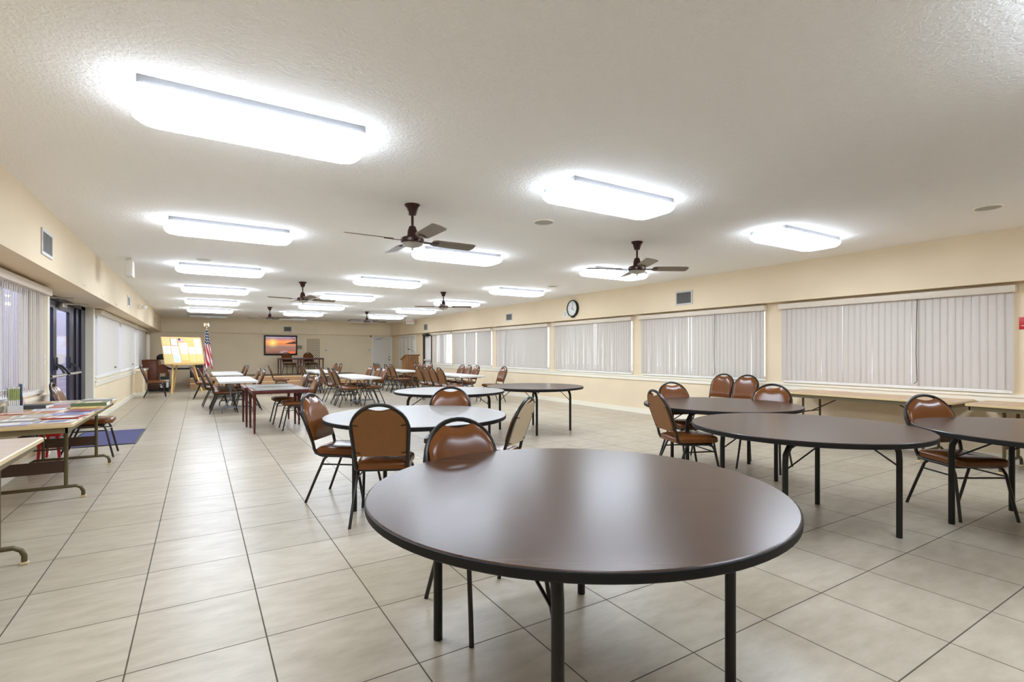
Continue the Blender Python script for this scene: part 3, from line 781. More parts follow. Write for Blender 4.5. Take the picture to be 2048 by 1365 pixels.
    for sgn in (1, -1):
        m = MB(); m.tube([(sgn*0.2, -0.135, 0.335), (sgn*0.201, 0.187, 0.335)], 0.007, 6); m.build('stretcher', M_FRAME, t)
    m = MB(); m.tube([(-0.201, 0.192, 0.325), (0.201, 0.192, 0.325)], 0.007, 6); m.build('stretcher', M_FRAME, t)
    return t
chair_tan = make_chair(M_PANEL); chair_pale = make_chair(M_PALEPANEL)
first = {'tan': chair_tan, 'pale': chair_pale}; started = set()
def chair(x, y, fx, fy, label, group, kind='tan', z=0.0):
    src = first[kind]; rz = heading(fx, fy)
    if kind not in started:
        started.add(kind); src.location = (x, y, z); src.rotation_euler = (0, 0, rz); src['label'] = label; src['group'] = group; return src
    return dup(src, (x, y, z), rz, label, group)

# around the round tables
G = 'brown chairs at the round tables'
chair(1.14, 4.72, 0.79, -0.62, 'brown vinyl chair on the left side of the grey round table, facing right', G)
chair(1.267, 3.98, 0.43, 0.90, 'brown chair seen squarely from behind with tan back panel, at the grey round table', G)
chair(1.255, 2.275, 0.0, -1.0, 'brown chair tucked under the far side of the big front walnut table', G)
chair(2.145, 4.73, -0.5, -0.87, 'brown chair behind the grey round table, facing the camera', G)
chair(2.17, 3.88, -0.60, 0.80, 'chair with pale beige back panel seen edge-on at right of the grey round table', G, 'pale')
chair(4.22, 3.46, 0.93, -0.37, 'brown chair showing its tan back beside the two walnut tables at right', G)
chair(5.035, 4.11, -0.28, -0.96, 'brown chair tucked behind the left half of the rear walnut table', G)
chair(5.46, 3.40, -0.95, -0.30, 'brown chair tucked behind the right half of the rear walnut table', G)
chair(5.32, 1.62, -0.5246, -0.8514, 'brown chair at far side of the walnut table cut off by the right edge', G)
G = 'brown chairs standing apart from the tables'
chair(7.50, 5.62, -1, -0.05, 'left of two brown chairs standing against the right wall under a blind', G)
chair(7.46, 5.14, -1, -0.05, 'right of two brown chairs standing against the right wall under a blind', G)
chair(6.62, 11.72, -1, 0.03, 'single brown chair facing left just beyond the farther walnut round table', G)
chair(-1.18, 8.27, 1, 0.0, 'brown chair standing between the magazine table and the doormat', G)
chair(-1.10, 18.2, 1, 0.02, 'brown chair in front of the piano, facing right', G)
chair(2.2, 17.6, 1, -0.1, 'lone brown chair with tan back in front of the stage, facing right', G)
G = 'chairs at the mahogany card tables'
chair(1.445, 9.42, -1, 0.0, 'nearer of two brown chairs tucked under the mahogany card tables', G)
chair(1.40, 10.34, -1, 0.0, 'farther of two brown chairs tucked under the mahogany card tables', G)

# ------------------------------------------------------------------ round folding tables
def make_round(top, R, leg_rot):
    t = thing('round_table', '', 'table', (0, 0, 0), 0, 'round folding tables'); Z = 0.745
    m = MB(); m.lathe([(R-0.012, -0.022), (R-0.002, -0.018), (R-0.001, -0.004), (R-0.006, 0.0), (0.3, 0.0), (0.001, 0.0)], 96, (0, 0, Z)); m.build('tabletop', top, t)
    m = MB(); n = 96
    m.loft([[(r*math.cos(2*PI*i/n), r*math.sin(2*PI*i/n), z) for i in range(n)] for r, z in ((R-0.004, Z-0.002), (R+0.002, Z-0.005), (R+0.002, Z-0.030), (R-0.006, Z-0.036), (R-0.05, Z-0.036), (R-0.05, Z-0.018), (R-0.004, Z-0.002))], False, False)
    m.build('edge_band', M_BLACKEDGE, t)
    m = MB(); m.loft([[(r*math.cos(2*PI*i/n), r*math.sin(2*PI*i/n), z) for i in range(n)] for r, z in ((R-0.14, Z-0.02), (R-0.14, Z-0.055), (R-0.155, Z-0.055), (R-0.155, Z-0.02), (R-0.14, Z-0.02))], False, False)
    for sx in (-1, 1): m.box(sx*0.43-0.025, sx*0.43+0.025, -0.5, 0.5, Z-0.05, Z-0.02)
    m.xf = Matrix(); m.build('apron', M_BLACKEDGE, t)
    Rm = Matrix.Rotation(leg_rot, 4, 'Z')
    for sx in (-1, 1):
        for sy in (-1, 1):
            x, y = sx*0.42, sy*0.455
            l = MB(); l.xf = Rm
            l.tube([(x*1.0, y*0.72, Z-0.045), (x, y*0.82, Z-0.055), (x, y*0.93, Z-0.085), (x, y*0.99, Z-0.14), (x, y, Z-0.20), (x, y, 0.0)], 0.0205, 12)
            l.lathe([(0.10, Z-0.025), (0.11, Z-0.04), (0.10, Z-0.062), (0.05, Z-0.07)], 20, (x*0.97, y*0.86, 0))
            l.build('leg', M_BLACKMET, t)
            b = MB(); b.xf = Rm; b.tube([(x, y, 0.50), (x, y*0.25, Z-0.03)], 0.006, 6); b.build('brace', M_BLACKMET, t)
    return t
rt = make_round(M_WALNUT, 0.847, 0.55)
rt.location = (1.349, 1.697, 0); rt.rotation_euler = (0, 0, -0.55); rt['label'] = 'large walnut round table in front, nearest the camera'
s_ = 0.812/0.847
dup(rt, (3.985, 2.165, 0), 1.142-0.55, 'walnut round table at right without chairs of its own, standing behind the front table', None, (s_, s_, 1))
dup(rt, (4.90, 3.57, 0), 0.9-0.55, 'walnut round table behind another at right, with three brown chairs around it', None, (s_, s_, 1))
dup(rt, (5.237, 1.023, 0), -0.16-0.55, 'walnut round table cut off by the right edge of the photo', None, (1, 1, 1))
dup(rt, (4.83, 7.10, 0), 0.2-0.55, 'empty walnut round table standing alone in mid room near the right windows', None, (s_, s_, 1))
gt = make_round(M_GREYTOP, 0.812, 0.0)
gt.location = (1.692, 4.40, 0); gt.rotation_euler = (0, 0, -0.58); gt['label'] = 'pale grey round table ringed by brown chairs, left of centre'
dup(gt, (3.18, 6.93, 0), 0.62, 'pale grey round table without chairs, partly behind a brown chair back')

# ------------------------------------------------------------------ long white folding tables
def make_white():
    t = thing('folding_table', '', 'table', (0, 0, 0), 0, 'long white folding tables'); Z = 0.70; L_ = 2.5; W = 0.75
    m = MB(); m.loft([[(x, y, z) for x, y in rrect(W/2-g, L_/2-g, 0.04, 4)] for g, z in ((0.006, Z-0.045), (0.0, Z-0.04), (0.0, Z-0.006), (0.006, Z), (0.1, Z))]); m.build('tabletop', M_WTOP, t)
    m = MB()
    for sx in (-1, 1): m.bar((sx*0.31, -1.1, Z-0.055), (sx*0.31, 1.1, Z-0.055), 0.025)
    m.build('under_rail', M_GREYLEG, t)
    for sy in (-1, 1):
        y = sy*0.92
        for sx in (-1, 1):
            l = MB(); l.tube([(sx*0.14, y, Z-0.05), (sx*0.14, y, 0.36), (sx*0.155, y, 0.30), (sx*0.23, y, 0.17), (sx*0.29, y, 0.08), (sx*0.295, y, 0.0)], 0.016, 8)
            l.build('leg', M_GREYLEG, t)
        c = MB(); c.bar((-0.26, y, 0.13), (0.26, y, 0.13), 0.02, 0.035); c.bar((-0.14, y, 0.45), (0.14, y, 0.45), 0.02)
        c.build('crossbar', M_GREYLEG, t)
        b = MB(); b.tube([(0, y, 0.45), (0, y-sy*0.22, 0.56), (-0.0, y-sy*0.5, Z-0.05)], 0.009, 6); b.build('brace', M_BLACKMET, t)
    return t
wt = make_white()
wlist = [((0.715, 13.45), 'long white table behind the mahogany card tables, nearer of the left pair'), ((0.685, 17.45), 'long white table nearest the flag, farther of the left pair'),
         ((3.455, 13.55), 'long white table in the middle of the room, nearer of the middle pair'), ((3.425, 17.95), 'long white table near the stage, farther of the middle pair'),
         ((6.07, 13.05), 'long white table near the right windows, nearer of the right pair'), ((5.93, 17.15), 'long white table in front of the lectern, farther of the right pair')]
for i, ((x, y), lab) in enumerate(wlist):
    if i == 0: wt.location = (x, y, 0); wt['label'] = lab
    else: dup(wt, (x, y, 0), 0, lab)
OR = ('nearest', 'second', 'third', 'farthest')
def row(xc, ys, fx, names, side, desc, group):
    for k, y in enumerate(ys):
        n = len(ys)
        o = 'only' if n == 1 else (('nearer', 'farther')[k] if n == 2 else (OR[k] if k < n-1 else 'farthest'))
        chair(xc+random.uniform(-0.02, 0.02), y, fx, random.uniform(-0.05, 0.05), '%s brown chair along the %s side of %s' % (o, side, desc), group)
G = 'chairs along the long white tables'
row(0.47, (12.75, 13.3, 13.85), 1, 0, 'left', 'the nearer left white table', G)
chair(0.33, 14.42, 1, 0.03, 'brown chair pulled out between the two left white tables, facing right', G)
row(0.96, (13.0, 14.1), -1, 0, 'right', 'the nearer left white table', G)
row(0.15, (16.95, 17.5), 1, 0, 'left', 'the farther left white table', G)
row(0.90, (17.0, 18.3), -1, 0, 'right', 'the farther left white table', G)
row(3.09, (12.62, 13.2, 14.2), 1, 0, 'left', 'the nearer middle white table', G)
row(3.72, (12.75, 13.3, 14.05), -1, 0, 'right', 'the nearer middle white table', G)
row(3.08, (16.95, 17.45), 1, 0, 'left', 'the farther middle white table', G)
row(3.76, (17.7, 18.5), -1, 0, 'right', 'the farther middle white table', G)
row(5.50, (11.85, 12.35, 12.85, 13.35), 1, 0, 'left', 'the nearer right white table', G)
row(6.58, (13.2, 13.7, 14.2), -1, 0, 'right', 'the nearer right white table', G)
row(5.62, (16.0, 16.5, 17.35, 17.85), 1, 0, 'left', 'the white table by the lectern', G)
row(6.45, (16.4, 17.0, 17.5, 18.0), -1, 0, 'right', 'the white table by the lectern', G)

# ------------------------------------------------------------------ mahogany card tables
def make_card():
    t = thing('card_table', '', 'table', (0, 0, 0), 0, 'mahogany card tables'); Z = 0.70; h = 0.43
    m = MB()
    for x0, x1, y0, y1 in ((-h, h, -h, -h+0.07), (-h, h, h-0.07, h), (-h, -h+0.07, -h+0.07, h-0.07), (h-0.07, h, -h+0.07, h-0.07)): m.box(x0, x1, y0, y1, Z-0.065, Z, 0.006)
    m.build('top_frame', M_MAHOG, t)
    m = MB(); m.box(-h+0.065, h-0.065, -h+0.065, h-0.065, Z-0.03, Z-0.002); m.build('top_inset', M_FELT, t, smooth=False)
    for sx in (-1, 1):
        for sy in (-1, 1):
            l = MB(); x, y = sx*(h-0.035), sy*(h-0.035)
            l.loft([[(x+a*w, y+b*w, z) for a, b in ((-1, -1), (1, -1), (1, 1), (-1, 1))] for z, w in ((Z-0.06, 0.024), (Z-0.15, 0.022), (0.0, 0.014))])
            l.build('leg', M_MAHOG, t, smooth=False)
    return t
ct = make_card(); ct.location = (1.15, 9.50, 0); ct['label'] = 'mahogany card table with grey top, nearest of two by the aisle'
dup(ct, (1.10, 10.40, 0), 0.0, 'second mahogany card table standing right behind the first by the aisle')

# ------------------------------------------------------------------ tan folding tables on the side walls
def wall_table(name, lab, cx, cy, L_, W, top, legs, cat='table', rz=0.0, Z=0.735, apron=M_APRON, foot=True, panel=True):
    t = thing(name, lab, cat, (cx, cy, 0), rz, 'tan laminate folding tables')
    m = MB(); m.loft([[(x, y, z) for x, y in rrect(W/2-g, L_/2-g, 0.05, 5)] for g, z in ((0.004, Z-0.022), (0.0, Z-0.018), (0.0, Z-0.004), (0.004, Z), (0.1, Z))]); m.build('tabletop', top, t)
    m = MB(); m.loft([[(x, y, z) for x, y in rrect(W/2+g, L_/2+g, 0.05, 5)] for g, z in ((-0.001, Z-0.003), (0.004, Z-0.006), (0.004, Z-0.026), (-0.006, Z-0.03), (-0.006, Z-0.022))], False, False); m.build('edge_band', M_EDGE, t)
    m = MB(); e = 0.03
    m.box(-W/2+e, -W/2+e+0.015, -L_/2+e, L_/2-e, Z-0.075, Z-0.022); m.box(W/2-e-0.015, W/2-e, -L_/2+e, L_/2-e, Z-0.075, Z-0.022)
    m.box(-W/2+e, W/2-e, -L_/2+e, -L_/2+e+0.015, Z-0.075, Z-0.022); m.box(-W/2+e, W/2-e, L_/2-e-0.015, L_/2-e, Z-0.075, Z-0.022)
    m.build('apron', apron, t, smooth=False)
    for y in legs:
        f = MB(); hx = W/2-0.14; fx = W/2-0.02
        for sx in (-1, 1):
            f.tube([(sx*hx, y, Z-0.07), (sx*hx, y, 0.11)], 0.0155, 10)
        f.tube([(-fx, y, 0.0), (-fx, y, 0.055), (-fx+0.015, y, 0.09), (-fx+0.05, y, 0.11), (fx-0.05, y, 0.11), (fx-0.015, y, 0.09), (fx, y, 0.055), (fx, y, 0.0)], 0.0155, 10)
        lo = f.build('leg_frame', M_BRONZE, t)
        if panel: MB().box(-hx, hx, y-0.004, y+0.004, 0.24, 0.345).build('brace_plate', M_BROWNLEG, lo, smooth=False)
        for sx in (-1, 1):
            MB().box(sx*fx-0.02, sx*fx+0.02, y-0.02, y+0.02, 0, 0.018, 0.004).build('foot_cap', M_EDGE, lo)
        b = MB(); sgn = 1 if y < 0 else -1
        b.tube([(0, y, 0.45), (0, y+sgn*0.45, Z-0.04)], 0.008, 6); b.tube([(-hx, y, 0.45), (hx, y, 0.45)], 0.008, 6); b.build('brace', M_BROWNLEG, lo)
    return t
mt = wall_table('folding_table', 'tan folding table covered with magazines by the left window', -1.245, 6.66, 2.64, 0.74, M_TANTOP, (-0.70, 0.87))
stk = MB(); n = 24; stk.loft([[(-0.245+0.058*math.cos(2*PI*i/n), y, 0.686+0.014*math.sin(2*PI*i/n)) for i in range(n)] for y in (-1.29, -1.293)])
stk.build('oval_sticker', mat('sticker_cream', (214, 200, 160), 0.5), mt)
wall_table('folding_table', 'pale tan folding table at lower left corner, in front of the magazine table', -1.27, 3.72, 1.83, 0.74, M_PALETOP, (0.53, -0.55))
wall_table('folding_table', 'tan folding table against right wall below the nearest blind', 7.72, 3.35, 2.1, 0.74, M_TANTOP, (-0.72, 0.72))
wall_table('folding_table', 'tan folding table against right wall, cut off by the right edge', 7.72, 1.2, 2.0, 0.74, M_TANTOP, (-0.7, 0.7))

# ------------------------------------------------------------------ things on the magazine table
TT = 0.735
PALC = {'white': (232, 230, 224), 'cream': (226, 214, 184), 'blue': (96, 104, 150), 'lavender': (184, 184, 212), 'red': (170, 52, 48), 'grey': (168, 168, 166), 'green': (108, 128, 92), 'brown': (128, 84, 54), 'orange': (204, 150, 84), 'navy': (44, 50, 78), 'pink': (206, 156, 150), 'yellow': (222, 200, 122)}
def magazine(x, y, rz, w, l, h, c, label, z=TT, c2=None):
    t = thing('magazine', label, 'magazine', (x, y, z), math.radians(rz), 'magazines on the tan table')
    MB().box(-w/2+0.002, w/2-0.002, -l/2+0.002, l/2-0.002, 0.0003, h-0.0008).build('pages', M_PAPER, t, smooth=False)
    cv = MB(); cv.box(-w/2, w/2, -l/2, l/2, h-0.0008, h); cv.box(-w/2, -w/2+0.001, -l/2, l/2, 0.0003, h)
    cv.build('cover', mat('cover_'+c, PALC[c], 0.32), t, smooth=False)
    if c2:
        p = MB(); p.box(-w*0.36, w*0.36, -l*0.3, l*0.18, h, h+0.0004); p.box(-w*0.4, w*0.4, l*0.28, l*0.42, h, h+0.0004)
        p.build('cover_picture', mat('cover_'+c2, PALC[c2], 0.32), t, smooth=False)
    return t
mags = [(-1.02, 5.56, 82, .21, .28, .006, 'white', 'white magazine at the front edge of the tan table, left of the red one', 'blue'),
        (-1.30, 5.50, 95, .21, .28, .008, 'lavender', 'lavender brochure at the front edge of the tan table, farthest left', 'white'),
        (-1.00, 5.86, 75, .21, .28, .010, 'red', 'red magazine near the rounded front corner of the tan table', 'white'),
        (-1.28, 5.82, 88, .20, .27, .006, 'grey', 'grey pamphlet behind the lavender brochure', 'white'),
        (-1.02, 6.17, 80, .21, .28, .008, 'lavender', 'pale lavender magazine just behind the red one', 'blue'),
        (-1.27, 6.13, 93, .21, .28, .006, 'white', 'white leaflet with grey picture in the middle of the front rows', 'grey'),
        (-0.98, 6.46, 70, .20, .27, .006, 'blue', 'blue magazine along the aisle edge of the tan table', 'red'),
        (-1.24, 6.44, 84, .21, .28, .008, 'cream', 'cream magazine beside the blue one', 'red'),
        (-1.47, 6.45, 90, .13, .22, .006, 'red', 'small red booklet in front of the brochure holder', 'white'),
        (-1.00, 6.78, 86, .21, .28, .006, 'orange', 'orange and yellow magazine in front of the thick green stack', 'yellow'),
        (-1.26, 6.76, 95, .21, .28, .006, 'white', 'white newsletter right of the brochure holder', 'lavender'),
        (-1.00, 7.10, 88, .22, .30, .035, 'green', 'thick green book near the far end of the tan table', 'cream'),
        (-1.28, 7.08, 80, .20, .27, .008, 'pink', 'pink brochure beside the thick green book', 'red'),
        (-1.00, 7.44, 92, .21, .28, .006, 'brown', 'brown covered magazine behind the thick green book', 'cream'),
        (-1.28, 7.40, 86, .21, .28, .008, 'lavender', 'lavender leaflet next to the brown covered magazine', 'pink'),
        (-1.02, 7.78, 84, .22, .30, .018, 'grey', 'grey white folder at the far end of the tan table', 'white'),
        (-1.30, 7.74, 97, .21, .28, .006, 'cream', 'cream sheet stack at the far end, by the window wall', 'grey')]
for x, y, rz, w, l, h, c, lab, c2 in mags: magazine(x, y, rz, w, l, h, c, lab, TT, c2)
t = thing('book', 'dark grey boxed book beside the brochure holder', 'book', (-1.44, 7.02, TT), 1.4)
MB().box(-0.09, 0.09, -0.12, 0.12, 0.003, 0.035).build('pages', M_PAPER, t, smooth=False)
m = MB(); m.box(-0.095, 0.095, -0.125, 0.125, 0.035, 0.039); m.box(-0.095, 0.095, -0.125, 0.125, 0.0003, 0.003); m.box(-0.097, -0.092, -0.125, 0.125, 0.0003, 0.039); m.build('cover', mat('book_slate', (72, 76, 80), 0.5), t, smooth=False)
t = thing('brochure_holder', 'upright clear holder filled with green and white booklets', 'brochure holder', (-1.535, 6.75, TT), 0.30)
m = MB(); m.box(0.040, 0.055, -0.05, 0.11, 0.0, 0.265, 0.002); m.build('back_plate', mat('navy_board', (52, 62, 88), 0.4), t)
m = MB()
for k in range(6): m.box(-0.042+k*0.0135, -0.031+k*0.0135, -0.055+0.002*(k % 2), 0.09, 0.006, 0.232+0.004*(k % 3))
m.build('booklets', M_PAPER, t, smooth=False)
m = MB()
for k in range(6): m.box(-0.0415+k*0.0135, -0.0315+k*0.0135, -0.057, -0.0555, 0.115, 0.222)
m.build('green_spines', mat('cover_lime', (150, 166, 96), 0.4), t, smooth=False)
m = MB(); m.box(-0.05, 0.06, -0.064, -0.061, 0, 0.06); m.box(-0.05, -0.047, -0.061, 0.10, 0, 0.10); m.box(0.056, 0.06, -0.061, 0.11, 0, 0.14); m.box(-0.05, 0.06, -0.061, 0.11, 0, 0.004)
m.build('clear_tray', mat('clear_acrylic', (204, 208, 212), 0.1), t, smooth=False)
t = thing('postcard_stand', 'small stack of postcards leaning by the window behind the brochure holder', 'postcards', (-1.53, 7.25, TT), 0.1)
m = MB()
for k in range(3): m.loft([[(-0.06+0.012*k, -0.08, 0.0), (-0.055+0.012*k, -0.08, 0.0), (-0.085+0.012*k, -0.08, 0.11), (-0.09+0.012*k, -0.08, 0.11)], [(-0.06+0.012*k, 0.08, 0.0), (-0.055+0.012*k, 0.08, 0.0), (-0.085+0.012*k, 0.08, 0.11), (-0.09+0.012*k, 0.08, 0.11)]])
m.build('cards', mat('cover_pink', PALC['pink'], 0.32), t, smooth=False)
MB().box(-0.10, 0.0, -0.085, 0.085, 0.0, 0.004).build('base', mat('cover_brown', PALC['brown'], 0.32), t, smooth=False)

# ------------------------------------------------------------------ under and beside the magazine table
t = thing('step_stool', 'small red stool with splayed legs by the wall behind the brown chair', 'stool', (-1.52, 8.22, 0))
m = MB(); m.box(-0.11, 0.11, -0.23, 0.23, 0.31, 0.345, 0.008); m.build('seat', M_RED, t)
for sx in (-1, 1):
    for sy in (-1, 1):
        m = MB(); m.loft([[(sx*(0.075+k)+a*w, sy*(0.185+k)+b*w, z) for a, b in ((-1, -1), (1, -1), (1, 1), (-1, 1))] for z, w, k in ((0.31, 0.016, 0), (0.16, 0.015, 0.012), (0.0, 0.011, 0.024))])
        m.build('leg', M_RED, t, smooth=False)
t = thing('wall_box', 'black box fixed low on the left wall beneath the magazine table', 'wall box', (XL, 7.58, 0.33))
MB().box(0, 0.10, -0.2, 0.2, -0.07, 0.07, 0.01).build('body', M_BLACK, t); MB().box(0.10, 0.106, -0.16, 0.16, -0.05, 0.05, 0.003).build('front_cover', M_BLACK, t)
t = thing('wall_outlet', 'white wall outlet low on the left wall below the magazine table', 'outlet', (XL, 7.72, 0.21))
MB().box(0, 0.008, -0.04, 0.04, -0.06, 0.06, 0.002).build('plate', M_WHITE, t); MB().box(0.008, 0.011, -0.02, 0.02, -0.045, 0.045, 0.001).build('sockets', M_TRIM, t)
t = thing('light_switch', 'small ivory switch plate on the left wall beside the dark doors', 'light switch', (XL, 8.50, 1.22))
MB().box(0, 0.008, -0.04, 0.04, -0.06, 0.06, 0.002).build('plate', M_TRIM, t); MB().box(0.008, 0.014, -0.008, 0.008, -0.015, 0.015).build('toggle', M_WHITE, t)
t = thing('doormat', 'purple blue doormat on the floor in front of the glass doors', 'doormat', (-1.19, 9.86, 0))
MB().box(-0.42, 0.42, -0.83, 0.83, 0.0, 0.008, 0.003).build('rubber_edge', M_BLACK, t)
MB().box(-0.39, 0.39, -0.80, 0.80, 0.008, 0.012).build('pile', M_MAT, t, smooth=False)

# ------------------------------------------------------------------ far left corner: piano, easel, flag, side table
t = thing('upright_piano', 'brown upright piano in the far left corner', 'piano', (-1.27, 21.65, 0))
m = MB(); m.box(-0.34, 0.06, -0.74, 0.74, 0.08, 1.03, 0.006); m.build('body', M_PIANO, t)
m = MB(); m.box(-0.36, 0.09, -0.76, 0.76, 1.03, 1.065, 0.006); m.build('lid', M_PIANO, t)
m = MB()
for y in (-0.74, 0.70): m.loft([[(0.06, y, 0.60), (0.36, y, 0.62), (0.36, y, 0.74), (0.20, y, 0.86), (0.06, y, 0.90)], [(0.06, y+0.04, 0.60), (0.36, y+0.04, 0.62), (0.36, y+0.04, 0.74), (0.20, y+0.04, 0.86), (0.06, y+0.04, 0.90)]])
m.box(0.06, 0.36, -0.70, 0.70, 0.60, 0.67); m.build('key_bed', M_PIANO, t, smooth=False)
MB().box(0.20, 0.35, -0.69, 0.69, 0.67, 0.69).build('keys', M_PAPER, t, smooth=False)
m = MB(); m.box(0.06, 0.09, -0.69, 0.69, 0.69, 1.0); m.build('music_desk', M_PIANO, t, smooth=False)
for y in (-0.70, 0.66):
    m = MB(); m.box(0.28, 0.34, y, y+0.05, 0.08, 0.60, 0.004); m.build('leg', M_PIANO, t)
m = MB(); m.box(-0.36, 0.38, -0.76, -0.66, 0.0, 0.08, 0.006); m.box(-0.36, 0.38, 0.66, 0.76, 0.0, 0.08, 0.006); m.box(-0.34, 0.06, -0.66, 0.66, 0.02, 0.08); m.build('plinth', M_BLACK, t)
t = thing('bag', 'black bag with a white tag lying on top of the piano', 'bag', (-1.03, 21.25, 1.065), 0.3)
m = MB(); rnd = random.Random(3)
m.loft([[(0.21*k*math.cos(2*PI*i/14)*(1+0.12*math.sin(3*i)), 0.26*k*math.sin(2*PI*i/14)*(1+0.1*math.cos(2*i)), z) for i in range(14)] for k, z in ((0.92, 0.0), (1.0, 0.05), (0.96, 0.11), (0.75, 0.17), (0.4, 0.20))])
m.build('body', M_BLACK, t)
MB().tube([(-0.05, -0.18, 0.14), (0.0, -0.12, 0.24), (0.0, 0.10, 0.25), (0.03, 0.18, 0.14)], 0.012, 8).build('handle', M_BLACK, t)
MB().box(0.06, 0.14, -0.262, -0.25, 0.03, 0.09, 0.003).build('tag', M_PAPER, t)
t = thing('side_stool', 'small white and black crate stacked under the piano keyboard', 'crate', (-0.98, 20.62, 0), 0.0)
MB().box(-0.12, 0.12, -0.12, 0.12, 0.12, 0.34, 0.006).build('body', M_BLACK, t)
m = MB(); m.box(-0.125, 0.125, -0.13, -0.12, 0.34, 0.40); m.box(-0.12, -0.05, -0.128, -0.12, 0.14, 0.32); m.box(0.04, 0.11, -0.128, -0.12, 0.14, 0.32); m.build('front_label', M_WHITE, t, smooth=False)
MB().box(-0.12, 0.12, -0.12, 0.12, 0.34, 0.50, 0.006).build('upper_bin', M_BLACK, t)
for a in (-0.10, 0.10):
    for b in (-0.10, 0.10): MB().box(a-0.012, a+0.012, b-0.012, b+0.012, 0, 0.12).build('foot', M_BLACK, t, smooth=False)
# easel and bulletin board
DB = Vector((0.9, 0.436, 0)).normalized(); NB = Vector((0.436, -0.9, 0)).normalized()   # along the board, toward the viewer
ez = math.atan2(DB.y, DB.x)
t = thing('easel', 'pine tripod easel holding the bulletin board beside the piano', 'easel', (-0.42, 19.85, 0), ez)
def leg_bar(p0, p1):
    m = MB(); m.bar(p0, p1, 0.045, 0.03); m.build('leg', M_PINE, t, smooth=False)
leg_bar((-0.46, -0.20, 0.0), (-0.20, 0.25, 1.62)); leg_bar((0.46, -0.20, 0.0), (0.20, 0.25, 1.62)); leg_bar((0.0, 0.75, 0.0), (0.0, 0.30, 1.62))
m = MB(); m.box(-0.40, 0.40, -0.12, -0.005, 0.90, 0.935); m.box(-0.40, 0.40, -0.13, -0.115, 0.90, 0.955); m.build('ledge', M_PINE, t, smooth=False)
m = MB(); m.box(-0.22, 0.22, 0.235, 0.265, 1.56, 1.62); m.build('crosspiece', M_PINE, t, smooth=False)
TILT = math.radians(17)
bt = thing('bulletin_board', 'cork bulletin board full of pinned papers on the easel', 'bulletin board', (-0.42, 19.85, 0), ez)
def bpnt(u, v, o):     # u across, v up the tilted board, o toward the viewer
    return (u, -0.055+v*math.sin(TILT)-o*math.cos(TILT), 0.94+v*math.cos(TILT)-o*math.sin(TILT)*1.0+0.0)
def bslab(mb, u0, u1, v0, v1, o0, o1):
    return mb.loft([[bpnt(u0, v0, o), bpnt(u1, v0, o), bpnt(u1, v1, o), bpnt(u0, v1, o)] for o in (o0, o1)])
BW, BH = 1.22, 0.92
m = MB(); bslab(m, -BW/2, BW/2, 0, BH, 0.0, 0.012); m.build('cork_panel', M_CORK, bt, smooth=False)
m = MB()
for a in ((-BW/2, BW/2, 0, 0.025), (-BW/2, BW/2, BH-0.025, BH), (-BW/2, -BW/2+0.025, 0, BH), (BW/2-0.025, BW/2, 0, BH)): bslab(m, *a, 0.0, 0.020)
m.build('board_frame', M_PINE, bt, smooth=False)
def pinned(u0, u1, v0, v1, m_, label, lines=6, ink=M_INK, o=0.013):
    """corner fractions measured on the board from its lower left"""
    w, h = BW-0.05, BH-0.05
    U0, U1, V0, V1 = -w/2+u0*w, -w/2+u1*w, 0.025+v0*h, 0.025+v1*h
    t = thing('pinned_paper', label, 'paper', (-0.42, 19.85, 0), ez, 'papers on the bulletin board')
    q = MB(); bslab(q, U0, U1, V0, V1, o, o+0.0012); q.build('sheet', m_, t, smooth=False)
    if lines:
        q = MB(); hh = V1-V0; ww = U1-U0
        for k in range(lines):
            v = V1-hh*(0.14+0.76*k/max(1, lines-1)); e = 0.12+0.1*((k*7) % 3)/2
            bslab(q, U0+ww*e, U1-ww*e, v-hh*0.012, v+hh*0.012, o+0.0012, o+0.0016)
        q.build('print_lines', ink, t, smooth=False)
    return t
pinned(0.01, 0.185, 0.71, 0.99, M_PAPERY, 'yellow sheet in the top left corner of the bulletin board')
pinned(0.205, 0.38, 0.69, 0.97, mat('black_card', (70, 70, 74), 0.6), 'white sheet on black mount, second in the top row of the board', 0)
q = pinned(0.215, 0.37, 0.70, 0.965, M_PAPER, 'white sheet in front of the black mount on the board', 6, M_INK, 0.0148)
pinned(0.0, 0.185, 0.36, 0.68, M_PAPER, 'white sheet with blue seal below the top left yellow sheet', 7)
pinned(0.205, 0.39, 0.36, 0.67, M_PAPER, 'white sheet in the middle row, second from the board left', 8)
pinned(0.01, 0.20, 0.02, 0.34, M_PAPERY, 'yellow sheet in the bottom left corner of the bulletin board')
pinned(0.22, 0.405, 0.03, 0.35, mat('paper_blue', (214, 222, 232), 0.7), 'pale blue sheet in the bottom row of the bulletin board', 9)
pinned(0.42, 0.63, 0.57, 0.80, M_PAPER, 'wide white sheet below the paper flag on the board', 4)
pinned(0.43, 0.615, 0.36, 0.56, M_PAPER, 'small white sheet with dark stamp at the board centre', 2)
pinned(0.43, 0.62, 0.11, 0.35, M_PAPERY, 'yellow and white sheet at the bottom centre of the board', 3)
pinned(0.645, 0.82, 0.36, 0.64, M_PAPER, 'white sheet in the middle row, second from the board right', 6)
pinned(0.835, 0.995, 0.36, 0.65, M_PAPER, 'white sheet at the right end of the board middle row', 6, mat('ink_red', (206, 130, 124), 0.8))
pinned(0.82, 0.99, 0.67, 0.97, M_PAPER, 'white sheet in the top right corner of the bulletin board', 5)
pinned(0.645, 0.82, 0.03, 0.34, M_PAPERY, 'yellow sheet in the bottom row, second from the board right')
pinned(0.835, 0.995, 0.04, 0.34, M_PAPERY, 'yellow sheet in the bottom right corner of the bulletin board')
t = pinned(0.41, 0.545, 0.84, 0.98, M_PAPER, 'small paper national flag pinned at the top of the board', 0)
w, h = BW-0.05, BH-0.05
